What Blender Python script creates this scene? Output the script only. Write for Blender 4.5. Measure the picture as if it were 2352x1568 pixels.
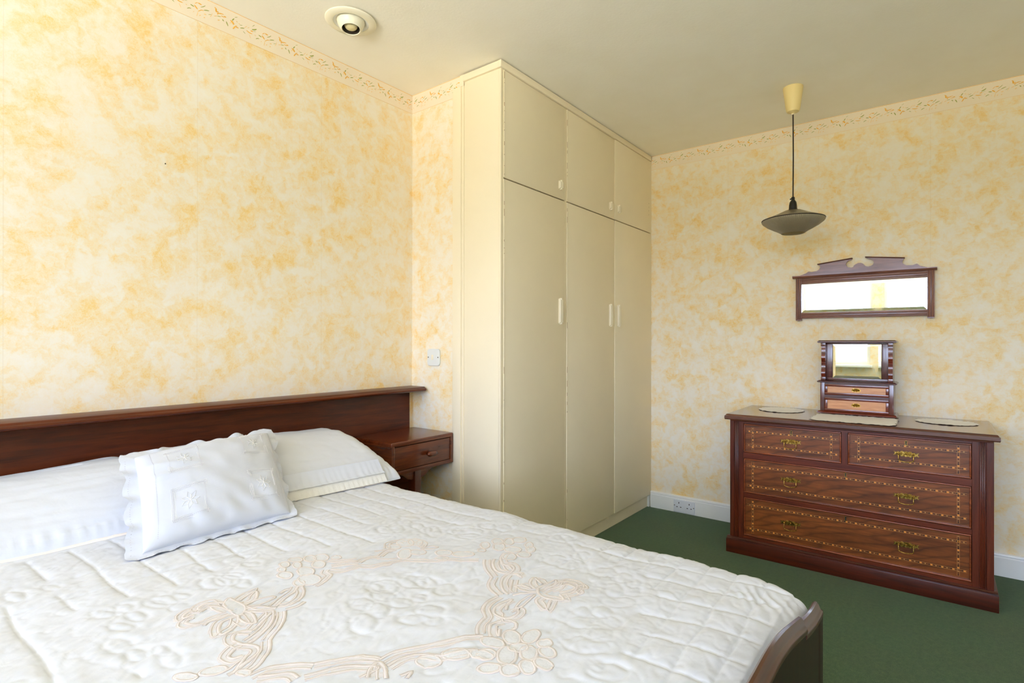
import bpy, bmesh, math, random
import numpy as np
from mathutils import Vector, Matrix, noise
random.seed(7)
for o in list(bpy.data.objects): bpy.data.objects.remove(o)
SC = bpy.context.scene
COL = SC.collection
PI = math.pi

# ------------------------------------------------------------ camera
W, D, H = 1.634, 0.591, 2.4            # dresser wall x, wardrobe depth, ceiling height
YAW, PIT, ROL = 0.6630, 0.000935, 0.000974
F = Vector((math.cos(YAW)*math.cos(PIT), math.sin(YAW)*math.cos(PIT), math.sin(PIT)))
R = Vector((math.sin(YAW), -math.cos(YAW), 0)); U = R.cross(F)
R2 = R*math.cos(ROL)+U*math.sin(ROL); U2 = U*math.cos(ROL)-R*math.sin(ROL)
cd = bpy.data.cameras.new('camera'); cam = bpy.data.objects.new('camera', cd); COL.objects.link(cam)
cd.sensor_width = 36; cd.lens = 1250.7*36/2352; cd.clip_start = 0.02
M = Matrix((R2, U2, -F)).transposed().to_4x4(); M.translation = (-1.903, -2.1416, 1.1265)
cam.matrix_world = M
SC.camera = cam
SC.view_settings.view_transform = 'Standard'; SC.view_settings.look = 'None'
SC.view_settings.gamma = 1; SC.view_settings.use_curve_mapping = False
SC.view_settings.exposure = 0.09
try:
    SC.cycles.use_denoising = True; SC.cycles.denoiser = 'OPENIMAGEDENOISE'
    SC.cycles.max_bounces = 14; SC.cycles.diffuse_bounces = 8; SC.cycles.glossy_bounces = 5
    SC.cycles.sample_clamp_indirect = 8; SC.cycles.use_adaptive_sampling = True; SC.cycles.adaptive_threshold = 0.02
    SC.cycles.caustics_reflective = False; SC.cycles.caustics_refractive = False
except Exception: pass

# ------------------------------------------------------------ world: overcast-bright sky over a sunlit lawn
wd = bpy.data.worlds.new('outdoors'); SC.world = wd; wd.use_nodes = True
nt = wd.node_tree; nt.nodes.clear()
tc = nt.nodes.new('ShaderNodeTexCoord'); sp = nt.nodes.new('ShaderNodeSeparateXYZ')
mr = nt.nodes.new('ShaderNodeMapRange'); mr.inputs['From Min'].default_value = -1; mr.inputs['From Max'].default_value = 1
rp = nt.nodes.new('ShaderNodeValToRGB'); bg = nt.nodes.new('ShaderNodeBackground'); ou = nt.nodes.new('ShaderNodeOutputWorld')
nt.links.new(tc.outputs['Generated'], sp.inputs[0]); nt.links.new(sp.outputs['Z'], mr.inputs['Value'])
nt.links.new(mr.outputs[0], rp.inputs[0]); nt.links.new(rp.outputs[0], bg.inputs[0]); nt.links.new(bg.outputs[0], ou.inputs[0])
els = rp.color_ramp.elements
els[0].position = 0.0; els[0].color = (5.5, 5.7, 6.1, 1)          # added bright band at steep downward angles, lifts the ceiling
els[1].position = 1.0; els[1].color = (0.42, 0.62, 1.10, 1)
for p_, c_ in ((0.30, (5.3, 5.5, 5.9, 1)), (0.385, (3.0, 3.05, 3.1, 1)), (0.43, (0.62, 0.54, 0.26, 1)), (0.49, (0.52, 0.46, 0.22, 1)),      # added band fading into lawn and hedge further off
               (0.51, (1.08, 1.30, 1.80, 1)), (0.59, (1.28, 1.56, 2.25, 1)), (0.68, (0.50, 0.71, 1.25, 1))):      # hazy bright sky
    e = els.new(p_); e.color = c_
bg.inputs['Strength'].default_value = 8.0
# daylight portals in the two window openings (guide sky sampling; emit nothing themselves)
WX = -4.6
WIN = ((-0.44, -1.375), (-1.52, -3.35)); WZ = (0.80, 2.30)
for a, b in WIN:
    ld = bpy.data.lights.new('window_portal', 'AREA'); ld.shape = 'RECTANGLE'
    ld.size = abs(b-a)-0.1; ld.size_y = WZ[1]-WZ[0]-0.1; ld.cycles.is_portal = True
    lo = bpy.data.objects.new('window_portal', ld); COL.objects.link(lo)
    lo.matrix_world = Matrix(((0, 0, -1, WX-0.16), (-1, 0, 0, (a+b)/2), (0, 1, 0, sum(WZ)/2), (0, 0, 0, 1)))

# ------------------------------------------------------------ helpers
def tag(o, label=None, cat=None, group=None, kind=None):
    if label: o['label'] = label
    if cat: o['category'] = cat
    if group: o['group'] = group
    if kind: o['kind'] = kind
    return o
def thing(name, loc, label, cat, group=None):
    o = bpy.data.objects.new(name, None); COL.objects.link(o); o.location = loc; o.empty_display_size = 0.1
    return tag(o, label, cat, group)
def adopt(o, parent):
    if parent is not None:
        o.parent = parent
        M_ = Matrix.Identity(4); p = parent; chain = []
        while p is not None: chain.append(p); p = p.parent
        for p in reversed(chain): M_ = M_ @ p.matrix_parent_inverse @ p.matrix_basis
        o.matrix_parent_inverse = M_.inverted()
    return o
def place(mesh, name, parent, loc=(0, 0, 0), rot=(0, 0, 0)):
    o = bpy.data.objects.new(name, mesh); COL.objects.link(o); o.location = loc; o.rotation_euler = rot
    return adopt(o, parent)
class MB:
    def __init__(s): s.v = []; s.f = []
    def add(s, vs, fs):
        n = len(s.v); s.v += [tuple(v) for v in vs]; s.f += [tuple(i+n for i in f) for f in fs]; return s
    def box(s, x0, x1, y0, y1, z0, z1):
        x0, x1 = sorted((x0, x1)); y0, y1 = sorted((y0, y1)); z0, z1 = sorted((z0, z1))
        v = [(x, y, z) for z in (z0, z1) for y in (y0, y1) for x in (x0, x1)]
        return s.add(v, [(0, 2, 3, 1), (4, 5, 7, 6), (0, 1, 5, 4), (2, 6, 7, 3), (0, 4, 6, 2), (1, 3, 7, 5)])
    def prism(s, poly, axis, a, b):       # poly of 2D points in the other two axes, extruded along axis a..b
        def mk(p, t):
            if axis == 'x': return (t, p[0], p[1])
            if axis == 'y': return (p[0], t, p[1])
            return (p[0], p[1], t)
        n = len(poly); v = [mk(p, a) for p in poly]+[mk(p, b) for p in poly]
        f = [tuple(range(n))[::-1], tuple(range(n, 2*n))]+[(i, (i+1) % n, n+(i+1) % n, n+i) for i in range(n)]
        return s.add(v, f)
    def lathe(s, prof, c=(0, 0, 0), n=32, axis='z', rot=None, closed=False):
        v = []; f = []
        for r, h in prof:
            for i in range(n):
                t = 2*PI*i/n; p = Vector((r*math.cos(t), r*math.sin(t), h))
                if axis == 'x': p = Vector((p.z, p.x, p.y))
                if axis == 'y': p = Vector((p.x, p.z, p.y))
                if rot is not None: p = rot @ p
                v.append(p+Vector(c))
        m = len(prof)
        for j in range(m-1):
            for i in range(n):
                f.append((j*n+i, j*n+(i+1) % n, (j+1)*n+(i+1) % n, (j+1)*n+i))
        if not closed:
            if prof[0][0] > 1e-6: f.append(tuple(range(n))[::-1])
            if prof[-1][0] > 1e-6: f.append(tuple(range((m-1)*n, m*n)))
        return s.add(v, f)
    def tube(s, pts, r, n=8, caps=True):
        pts = [Vector(p) for p in pts]; rs = r if hasattr(r, '__len__') else [r]*len(pts)
        v = []; f = []; up = None
        for k, p in enumerate(pts):
            d = (pts[min(k+1, len(pts)-1)]-pts[max(k-1, 0)]).normalized()
            if up is None: up = Vector((0, 0, 1)) if abs(d.z) < .9 else Vector((1, 0, 0))
            a = d.cross(up).normalized(); up = a.cross(d).normalized()
            for i in range(n):
                t = 2*PI*i/n; v.append(p+(a*math.cos(t)+up*math.sin(t))*rs[k])
        for k in range(len(pts)-1):
            for i in range(n): f.append((k*n+i, k*n+(i+1) % n, (k+1)*n+(i+1) % n, (k+1)*n+i))
        if caps: f += [tuple(range(n))[::-1], tuple(range((len(pts)-1)*n, len(pts)*n))]
        return s.add(v, f)
    def mesh(s, name, mat, bevel=0, seg=2, smooth=False, fix=True):
        me = bpy.data.meshes.new(name); me.from_pydata(s.v, [], s.f)
        bm = bmesh.new(); bm.from_mesh(me)
        if fix: bmesh.ops.recalc_face_normals(bm, faces=bm.faces[:])
        if bevel:
            es = [e for e in bm.edges if len(e.link_faces) == 2 and e.calc_face_angle(0) > .5]
            bmesh.ops.bevel(bm, geom=es, offset=bevel, segments=seg, profile=.6, affect='EDGES', clamp_overlap=True)
        bm.to_mesh(me); bm.free()
        if smooth or bevel:
            me.polygons.foreach_set('use_smooth', [True]*len(me.polygons))
            if not (smooth and smooth is not True):
                try: me.set_sharp_from_angle(angle=math.radians(40))
                except Exception: pass
        me.materials.append(mat)
        return me
    def build(s, name, mat, parent=None, bevel=0, seg=2, smooth=False, **k):
        return place(s.mesh(name, mat, bevel, seg, smooth, **k), name, parent)
def smooth_poly(pts, n=4):
    P_ = [Vector(p) for p in pts]; out = []
    for i in range(len(P_)-1):
        a = P_[max(i-1, 0)]; b = P_[i]; c = P_[i+1]; d = P_[min(i+2, len(P_)-1)]
        for k in range(n):
            t = k/n
            out.append(.5*((2*b)+(c-a)*t+(2*a-5*b+4*c-d)*t*t+(3*b-a-3*c+d)*t**3))
    out.append(P_[-1]); return out
def ss(t): t = min(1, max(0, t)); return t*t*(3-2*t)

# ------------------------------------------------------------ materials
def lin(r, g, b):
    f = lambda c: ((c/255+.055)/1.055)**2.4 if c/255 > .04045 else c/255/12.92
    return (f(r), f(g), f(b), 1)
def base_mat(name, col, rough=.6, spec=.5, metal=0, coat=0, coat_rough=.1):
    m = bpy.data.materials.new(name); m.use_nodes = True; b = m.node_tree.nodes['Principled BSDF']
    b.inputs['Base Color'].default_value = col; b.inputs['Roughness'].default_value = rough
    b.inputs['Metallic'].default_value = metal; b.inputs['Specular IOR Level'].default_value = spec
    b.inputs['Coat Weight'].default_value = coat; b.inputs['Coat Roughness'].default_value = coat_rough
    return m, m.node_tree, b
class NB:
    def __init__(s, nt): s.nt = nt
    def n(s, t, **k):
        o = s.nt.nodes.new('ShaderNode'+t)
        for a, v in k.items():
            if a in o.bl_rna.properties and not hasattr(o.inputs, a) and a not in o.inputs: setattr(o, a, v)
            else: o.inputs[a].default_value = v
        return o
    def l(s, a, b): s.nt.links.new(a, b)
    def coords(s, scale=(1, 1, 1), kind='Object', rot=(0, 0, 0)):
        t = s.n('TexCoord'); m = s.n('Mapping'); m.inputs['Scale'].default_value = scale; m.inputs['Rotation'].default_value = rot
        s.l(t.outputs[kind], m.inputs[0]); return m.outputs[0]
    def noise(s, vec, scale, detail=4, rough=.55, dist=0):
        o = s.n('TexNoise'); o.inputs['Scale'].default_value = scale; o.inputs['Detail'].default_value = detail
        o.inputs['Roughness'].default_value = rough; o.inputs['Distortion'].default_value = dist; s.l(vec, o.inputs['Vector']); return o.outputs['Fac']
    def ramp(s, fac, stops):
        o = s.n('ValToRGB'); e = o.color_ramp.elements
        e[0].position, e[0].color = stops[0]; e[1].position, e[1].color = stops[-1]
        for p, c in stops[1:-1]: x = e.new(p); x.color = c
        s.l(fac, o.inputs[0]); return o.outputs[0]
    def mix(s, fac, a, b, mode='MIX'):
        o = s.nt.nodes.new('ShaderNodeMix'); o.data_type = 'RGBA'; o.blend_type = mode
        for k, v in ((0, fac), (6, a), (7, b)):
            if isinstance(v, bpy.types.NodeSocket): s.l(v, o.inputs[k])
            else: o.inputs[k].default_value = v
        return o.outputs[2]
    def math(s, op, a, b=0):
        o = s.nt.nodes.new('ShaderNodeMath'); o.operation = op
        for k, v in ((0, a), (1, b)):
            if isinstance(v, bpy.types.NodeSocket): s.l(v, o.inputs[k])
            else: o.inputs[k].default_value = v
        return o.outputs[0]
    def bump(s, h, strength, dist, bsdf):
        o = s.n('Bump'); o.inputs['Strength'].default_value = strength; o.inputs['Distance'].default_value = dist
        s.l(h, o.inputs['Height']); s.l(o.outputs[0], bsdf.inputs['Normal'])
G = lambda v: (v, v, v, 1)

def wallpaper(name, axis, seams):
    m, t, b = base_mat(name, lin(240, 225, 195), .75, .25); N = NB(t)
    co = N.coords()
    # sponged ochre blotches with a fibrous edge
    warp = N.n('TexNoise'); warp.inputs['Scale'].default_value = 26; warp.inputs['Detail'].default_value = 3; N.l(co, warp.inputs['Vector'])
    va = N.nt.nodes.new('ShaderNodeVectorMath'); va.operation = 'MULTIPLY_ADD'; N.l(warp.outputs['Color'], va.inputs[0]); va.inputs[1].default_value = (.05, .05, .05); N.l(co, va.inputs[2])
    big = N.noise(va.outputs[0], 10.5, 6, .62, .5)
    mid = N.noise(va.outputs[0], 24, 5, .66, .4)
    fib = N.noise(N.coords((1, 1, 1), rot=(.4, .5, .3)), 130, 3, .7, 2.5)
    fib2 = N.noise(N.coords((1, .35, 1), rot=(-.5, .3, .7)), 75, 4, .75, 1.5)
    f = N.math('ADD', N.math('ADD', N.math('MULTIPLY', big, .46), N.math('MULTIPLY', mid, .30)), N.math('ADD', N.math('MULTIPLY', fib2, .17), N.math('MULTIPLY', fib, .15)))
    c = N.ramp(f, [(.40, lin(240, 234, 221)), (.50, lin(240, 230, 209)), (.57, lin(240, 221, 182)), (.64, lin(240, 208, 142)), (.74, lin(238, 194, 108))])
    s = N.n('SeparateXYZ'); N.l(co, s.inputs[0])
    u = s.outputs['X' if axis == 'x' else 'Y']
    tot = None
    for x in seams:
        d = N.math('ABSOLUTE', N.math('SUBTRACT', u, x)); k = N.math('LESS_THAN', d, .0012); tot = k if tot is None else N.math('MAXIMUM', tot, k)
    c2 = N.mix(N.math('MULTIPLY', tot, .14), c, lin(205, 178, 130))
    N.l(c2, b.inputs['Base Color'])
    N.bump(N.math('ADD', N.math('MULTIPLY', N.noise(co, 220, 3, .6), 1), N.math('MULTIPLY', tot, -1)), .12, .001, b)
    return m
def wood(name, dark, light, axis, rough=.32, coat=.35, figure=False, fine=1.0, bumps=.05):
    m, t, b = base_mat(name, light, rough, .5, 0, coat, .12); N = NB(t)
    st = {'x': (1.2, 16, 16), 'y': (16, 1.2, 16), 'z': (16, 16, 1.2)}[axis]
    co = N.coords(tuple(s_*fine for s_ in st))
    g1 = N.noise(co, 2.2, 6, .6, .8); g2 = N.noise(co, 11, 4, .6, .3)
    f = N.math('ADD', N.math('MULTIPLY', g1, .7), N.math('MULTIPLY', g2, .3))
    c = N.ramp(f, [(.30, dark), (.5, tuple((a+b_)/2 for a, b_ in zip(dark, light))), (.70, light)])
    if figure:
        st2 = {'x': (1, 4, 4), 'y': (4, 1, 4), 'z': (4, 4, 1)}[axis]
        co2 = N.coords(st2); wv = N.n('TexWave'); wv.bands_direction = 'DIAGONAL'; wv.inputs['Scale'].default_value = 4.2
        wv.inputs['Distortion'].default_value = 9; wv.inputs['Detail'].default_value = 3; wv.inputs['Detail Scale'].default_value = .7; N.l(co2, wv.inputs['Vector'])
        k = N.ramp(wv.outputs['Fac'], [(0, G(.52)), (.16, G(.92)), (1, G(1.12))])
        c = N.mix(.75, c, k, 'MULTIPLY')
        blot = N.ramp(N.noise(N.coords((1, 2, 2)), 4, 3), [(.35, G(.72)), (.65, G(1.15))]); c = N.mix(.7, c, blot, 'MULTIPLY')
    N.l(c, b.inputs['Base Color'])
    N.bump(g2, bumps, .001, b)
    return m
def paint(name, col, rough=.4, bump=.03, var=.03):
    m, t, b = base_mat(name, col, rough, .4); N = NB(t); co = N.coords()
    k = N.ramp(N.noise(co, 3, 4), [(.3, tuple(x*(1-var) for x in col[:3])+(1,)), (.7, col)])
    N.l(k, b.inputs['Base Color']); N.bump(N.noise(co, 120, 3), bump, .001, b)
    return m
def cloth(name, col, weave=900, bump=.15, rough=.95, wr=(18, .3, .004), sheen=.15):
    m, t, b = base_mat(name, col, rough, .15); N = NB(t); co = N.coords()
    b.inputs['Sheen Weight'].default_value = sheen
    w_ = N.noise(co, weave, 2, .5)
    cr = N.math('ADD', N.noise(co, wr[0], 5, .6, 1.2), N.math('MULTIPLY', N.noise(N.coords((1, 2.6, 1), rot=(0, 0, .25)), wr[0]*3.2, 4, .62, .8), .42))
    b1 = N.n('Bump'); b1.inputs['Strength'].default_value = wr[1]; b1.inputs['Distance'].default_value = wr[2]; N.l(cr, b1.inputs['Height'])
    b2 = N.n('Bump'); b2.inputs['Strength'].default_value = bump; b2.inputs['Distance'].default_value = .0006; N.l(w_, b2.inputs['Height']); N.l(b1.outputs[0], b2.inputs['Normal'])
    N.l(b2.outputs[0], b.inputs['Normal'])
    return m
SEAM_L = (-4.20, -3.674, -3.147, -2.62, -2.093, -1.566, -1.039, -.528)
M_wall = wallpaper('wallpaper_sponged', 'x', SEAM_L)
M_wallY = wallpaper('wallpaper_sponged_side', 'y', (-1.104, -1.606, -2.114, -2.63))
M_nib = wallpaper('wallpaper_sponged_nib', 'y', (-9,))
M_ceil, t_, b_ = base_mat('ceiling_paint', lin(248, 243, 228), .85, .2); N = NB(t_); co = N.coords()
N.l(N.ramp(N.noise(co, 5, 4), [(.3, lin(247, 242, 226)), (.7, lin(250, 246, 233))]), b_.inputs['Base Color'])
N.bump(N.math('ADD', N.noise(co, 90, 4, .6), N.math('MULTIPLY', N.noise(co, 14, 3), 1.2)), .18, .003, b_)
M_border = paint('border_paper', lin(240, 226, 202), .8, .01)
M_edge = paint('border_edge_line', lin(238, 198, 130), .8, 0)
M_or = paint('print_orange', lin(240, 182, 72), .8, 0); M_pale = paint('print_pale_orange', lin(242, 208, 146), .8, 0); M_gr = paint('print_green', lin(160, 165, 78), .8, 0)
M_skirt = paint('skirting_gloss', lin(246, 248, 248), .35, .02)
M_cream = paint('wardrobe_cream_paint', lin(243, 231, 202), .42, .04, .04)
M_creamside = M_cream
M_gap = base_mat('dark_gap', lin(58, 48, 34), .9)[0]
M_chip = base_mat('paint_chip_brown', lin(150, 112, 72), .8)[0]
M_handle = paint('handle_ivory', lin(240, 230, 204), .3, .01)
M_white = paint('white_plastic', lin(226, 228, 224), .35, .0, .01)
M_sock = paint('socket_plastic', lin(228, 233, 243), .35, .0, .01)
M_hole = base_mat('socket_hole', lin(40, 30, 26), .6)[0]
M_screw = base_mat('screw_metal', lin(120, 110, 95), .35, .5, 1)[0]

M_headb = wood('mahogany_headboard', lin(52, 16, 3), lin(106, 46, 14), 'x', .34, .12)
M_headz = wood('mahogany_upright', lin(34, 12, 5), lin(94, 42, 18), 'z', .28, .4)
M_night = wood('mahogany_cabinet', lin(58, 20, 7), lin(116, 54, 22), 'x', .26, .25)
M_nights = wood('mahogany_cabinet_side', lin(50, 18, 8), lin(124, 62, 28), 'y', .26, .4)
M_dress = wood('chest_mahogany', lin(62, 22, 10), lin(122, 52, 26), 'y', .3, .2)
M_dressz = wood('chest_mahogany_upright', lin(56, 20, 9), lin(114, 48, 24), 'z', .3, .2)
M_dtop = wood('chest_top', lin(62, 28, 18), lin(108, 60, 40), 'y', .2, .7)
M_plin = wood('chest_plinth', lin(40, 12, 6), lin(96, 36, 16), 'y', .34, .3)
M_waln = wood('walnut_drawer', lin(86, 42, 15), lin(150, 84, 36), 'y', .34, .2, True)
M_bead = wood('bead_moulding', lin(80, 32, 14), lin(160, 80, 42), 'y', .25, .4)
M_mir = wood('mirror_frame_wood', lin(92, 54, 42), lin(146, 96, 78), 'y', .34, .3, False, 1.4)
M_mirz = wood('mirror_frame_wood_upright', lin(92, 54, 42), lin(146, 96, 78), 'z', .34, .3, False, 1.4)
M_box = wood('dressing_box_wood', lin(52, 22, 16), lin(104, 52, 40), 'y', .25, .5)
M_boxz = wood('dressing_box_upright', lin(60, 26, 20), lin(112, 60, 50), 'z', .25, .5)
M_boxr = wood('dressing_box_redwood', lin(72, 24, 10), lin(130, 52, 26), 'y', .22, .5)
M_maple = wood('birds_eye_maple', lin(190, 124, 74), lin(226, 168, 112), 'y', .3, .4, False, 2.5)
M_cap = wood('footboard_cap_wood', lin(44, 20, 12), lin(86, 44, 27), 'x', .3, .25)
M_foot = wood('footboard_wood', lin(26, 14, 9), lin(54, 32, 20), 'z', .45, .1)
M_brass, t_, b_ = base_mat('aged_brass', lin(190, 150, 72), .3, .5, 1); N = NB(t_)
N.l(N.ramp(N.noise(N.coords(), 160, 4), [(.3, lin(92, 68, 26)), (.5, lin(176, 136, 58)), (.7, lin(224, 188, 104))]), b_.inputs['Base Color'])
M_orange = base_mat('inlay_satinwood', lin(226, 146, 62), .35)[0]; M_ebony = base_mat('inlay_ebony', lin(18, 12, 8), .35)[0]
M_pale = M_pale; M_boxw = base_mat('inlay_line_boxwood', lin(188, 136, 78), .35)[0]; M_inb = base_mat('inlay_brown', lin(96, 48, 22), .35)[0]
M_black = base_mat('black_bakelite', lin(14, 11, 9), .3)[0]
M_cord = base_mat('brown_flex', lin(34, 18, 10), .6)[0]
M_rose = paint('aged_cream_plastic', lin(238, 216, 152), .4, 0, .02)
M_bed = cloth('bedspread_cotton', lin(207, 211, 220), 1400, .12, .95, (22, .16, .003))
M_sheet = cloth('pillow_cotton', lin(208, 212, 221), 1400, .06, .95, (9, .18, .005))
M_cush = cloth('cushion_cotton', lin(203, 208, 220), 1600, .06, .9, (9, .14, .004))
M_peach = cloth('peach_binding', lin(236, 226, 216), 900, .1)
M_braid = cloth('peach_braid', lin(213, 207, 206), 500, .5)
M_bedge = cloth('peach_braid_edge', lin(203, 190, 182), 900, .1)
M_net = cloth('net_lace', lin(209, 211, 216), 260, .5)
M_netb = cloth('net_lace_band', lin(211, 209, 212), 260, .7)
M_lace = cloth('cream_lace', lin(232, 230, 224), 300, .9, .95, (160, .6, .002))
M_doily = cloth('doily_cotton', lin(244, 242, 238), 700, .5, .95, (120, .5, .002))
M_thread = cloth('white_thread', lin(246, 246, 248), 900, .1)
M_eye = base_mat('eyelet_shade', lin(196, 196, 208), .9)[0]
M_headb.node_tree.nodes['Principled BSDF'].inputs['Specular IOR Level'].default_value = .25
M_foot.node_tree.nodes['Principled BSDF'].inputs['Specular IOR Level'].default_value = .2
# carpet
M_carp, t_, b_ = base_mat('green_carpet', lin(60, 84, 56), 1.0, .05); N = NB(t_); co = N.coords()
b_.inputs['Sheen Weight'].default_value = .2
f1 = N.noise(co, 330, 3, .7); f2 = N.noise(co, 2.2, 3); f3 = N.noise(co, 60, 3, .7)
c = N.ramp(N.math('ADD', N.math('MULTIPLY', f1, .65), N.math('MULTIPLY', f3, .35)), [(.3, lin(42, 70, 46)), (.5, lin(62, 94, 64)), (.72, lin(96, 118, 78))])
c = N.mix(.5, c, N.ramp(f2, [(.35, lin(214, 255, 224)), (.65, lin(255, 236, 196))]), 'MULTIPLY')
N.l(c, b_.inputs['Base Color']); N.bump(f1, .6, .004, b_)
# silvered mirror and window glass
M_glass, t_, b_ = base_mat('mirror_silver', lin(240, 244, 240), .015, .5, 1); N = NB(t_)
fx = N.noise(N.coords(), 240, 3, .7); N.l(N.ramp(fx, [(.66, lin(240, 244, 240)), (.72, lin(196, 200, 184))]), b_.inputs['Base Color'])
M_pane = bpy.data.materials.new('window_glass'); M_pane.use_nodes = True; t_ = M_pane.node_tree; t_.nodes.clear()
a1 = t_.nodes.new('ShaderNodeBsdfTransparent'); a2 = t_.nodes.new('ShaderNodeBsdfGlossy'); a2.inputs['Roughness'].default_value = 0
a3 = t_.nodes.new('ShaderNodeFresnel'); a3.inputs[0].default_value = 1.25; a4 = t_.nodes.new('ShaderNodeMixShader'); a5 = t_.nodes.new('ShaderNodeOutputMaterial')
t_.links.new(a3.outputs[0], a4.inputs[0]); t_.links.new(a1.outputs[0], a4.inputs[1]); t_.links.new(a2.outputs[0], a4.inputs[2]); t_.links.new(a4.outputs[0], a5.inputs[0])
# pressed-glass lamp shade
M_shade, t_, b_ = base_mat('pressed_glass_shade', lin(232, 226, 206), .18, .6); N = NB(t_)
b_.inputs['Transmission Weight'].default_value = .25; b_.inputs['Coat Weight'].default_value = .5
s_ = N.n('SeparateXYZ'); cc = N.coords((1, 1, 1)); N.l(cc, s_.inputs[0])
ang = N.math('ARCTAN2', s_.outputs['Y'], s_.outputs['X'])
rad = N.math('SQRT', N.math('ADD', N.math('MULTIPLY', s_.outputs['X'], s_.outputs['X']), N.math('MULTIPLY', s_.outputs['Y'], s_.outputs['Y'])))
zig = N.math('MULTIPLY', N.math('PINGPONG', N.math('MULTIPLY', rad, 190), 1), .9)
wav = N.math('SINE', N.math('ADD', N.math('MULTIPLY', ang, 104), N.math('MULTIPLY', zig, 3.0)))
N.bump(wav, .9, .004, b_)
tl = N.n('BsdfTranslucent'); tl.inputs['Color'].default_value = lin(244, 236, 212); mx = N.n('MixShader'); mx.inputs[0].default_value = .5
mo = [n for n in t_.nodes if n.type == 'OUTPUT_MATERIAL'][0]; N.l(b_.outputs[0], mx.inputs[1]); N.l(tl.outputs[0], mx.inputs[2]); N.l(mx.outputs[0], mo.inputs[0])
N.l(N.ramp(N.math('ADD', N.math('MULTIPLY', wav, .5), .5), [(0, lin(206, 194, 164)), (1, lin(242, 236, 218))]), b_.inputs['Base Color'])

# ------------------------------------------------------------ room shell
def struct(mb, name, mat, **k): return tag(mb.build(name, mat, None, **k), kind='structure')
YB = -3.6                                # wall behind the camera
struct(MB().box(WX-.3, W+.25, YB-.2, .3, -.12, 0), 'floor', M_carp)
struct(MB().box(WX-.3, W+.25, YB-.2, .3, H, H+.12), 'ceiling', M_ceil)
wl = struct(MB().box(WX, W+.2, 0, .15, 0, H), 'wall_left', M_wall)
struct(MB().box(0, .07, -.345, 0, 0, H), 'wall_nib', M_nib)
struct(MB().box(W, W+.15, YB, 0, 0, H), 'wall_right', M_wallY)
struct(MB().box(WX-.15, W+.15, YB-.15, YB, 0, H), 'wall_rear', M_ceil)
ww = MB().box(WX-.15, WX, YB, .15, 0, WZ[0]).box(WX-.15, WX, YB, .15, WZ[1], H)
ww.box(WX-.15, WX, WIN[0][0], .15, WZ[0], WZ[1]).box(WX-.15, WX, WIN[0][1], WIN[1][0], WZ[0], WZ[1]).box(WX-.15, WX, YB, WIN[1][1], WZ[0], WZ[1])
struct(ww, 'wall_window', M_nib)
for i, (a, b) in enumerate(WIN):
    fr = MB()
    for (y0, y1, z0, z1) in ((a, a-.045, *WZ), (b+.045, b, *WZ), (a-.0452, b+.0452, WZ[0], WZ[0]+.05), (a-.0452, b+.0452, WZ[1]-.05, WZ[1])):
        fr.box(WX-.11, WX-.05, y0, y1, z0, z1)
    wf = tag(fr.build('window_%d' % (i+1), M_skirt, None, bevel=.004), kind='structure')
    MB().box(WX-.085, WX-.081, a-.04, b+.04, WZ[0]+.045, WZ[1]-.045).build('pane', M_pane, wf)
    MB().box(WX-.06, WX+.12, a+.03, b-.03, WZ[0]-.035, WZ[0]-.002).build('window_sill', M_skirt, wf, bevel=.005)
# skirting boards
def skirt(name, prof_axis, a, b, plane, sgn):
    # profile (offset from wall, z)
    pr = [(0, 0), (.016, 0), (.016, .088), (.013, .092), (.013, .096), (.017, .099), (.015, .107), (.008, .110), (0, .110)]
    m = MB()
    if prof_axis == 'y': m.prism([(plane+sgn*o, z) for o, z in pr], 'y', a, b)
    else: m.prism([(plane+sgn*o, z) for o, z in pr], 'x', a, b)
    return struct(m, name, M_skirt)
skirt('baseboard_right', 'y', -D-.004, YB, W, -1)
skirt('baseboard_left', 'x', WX, 0, 0, -1)
skirt('baseboard_nib', 'y', 0, -.296, 0, -1)
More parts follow.
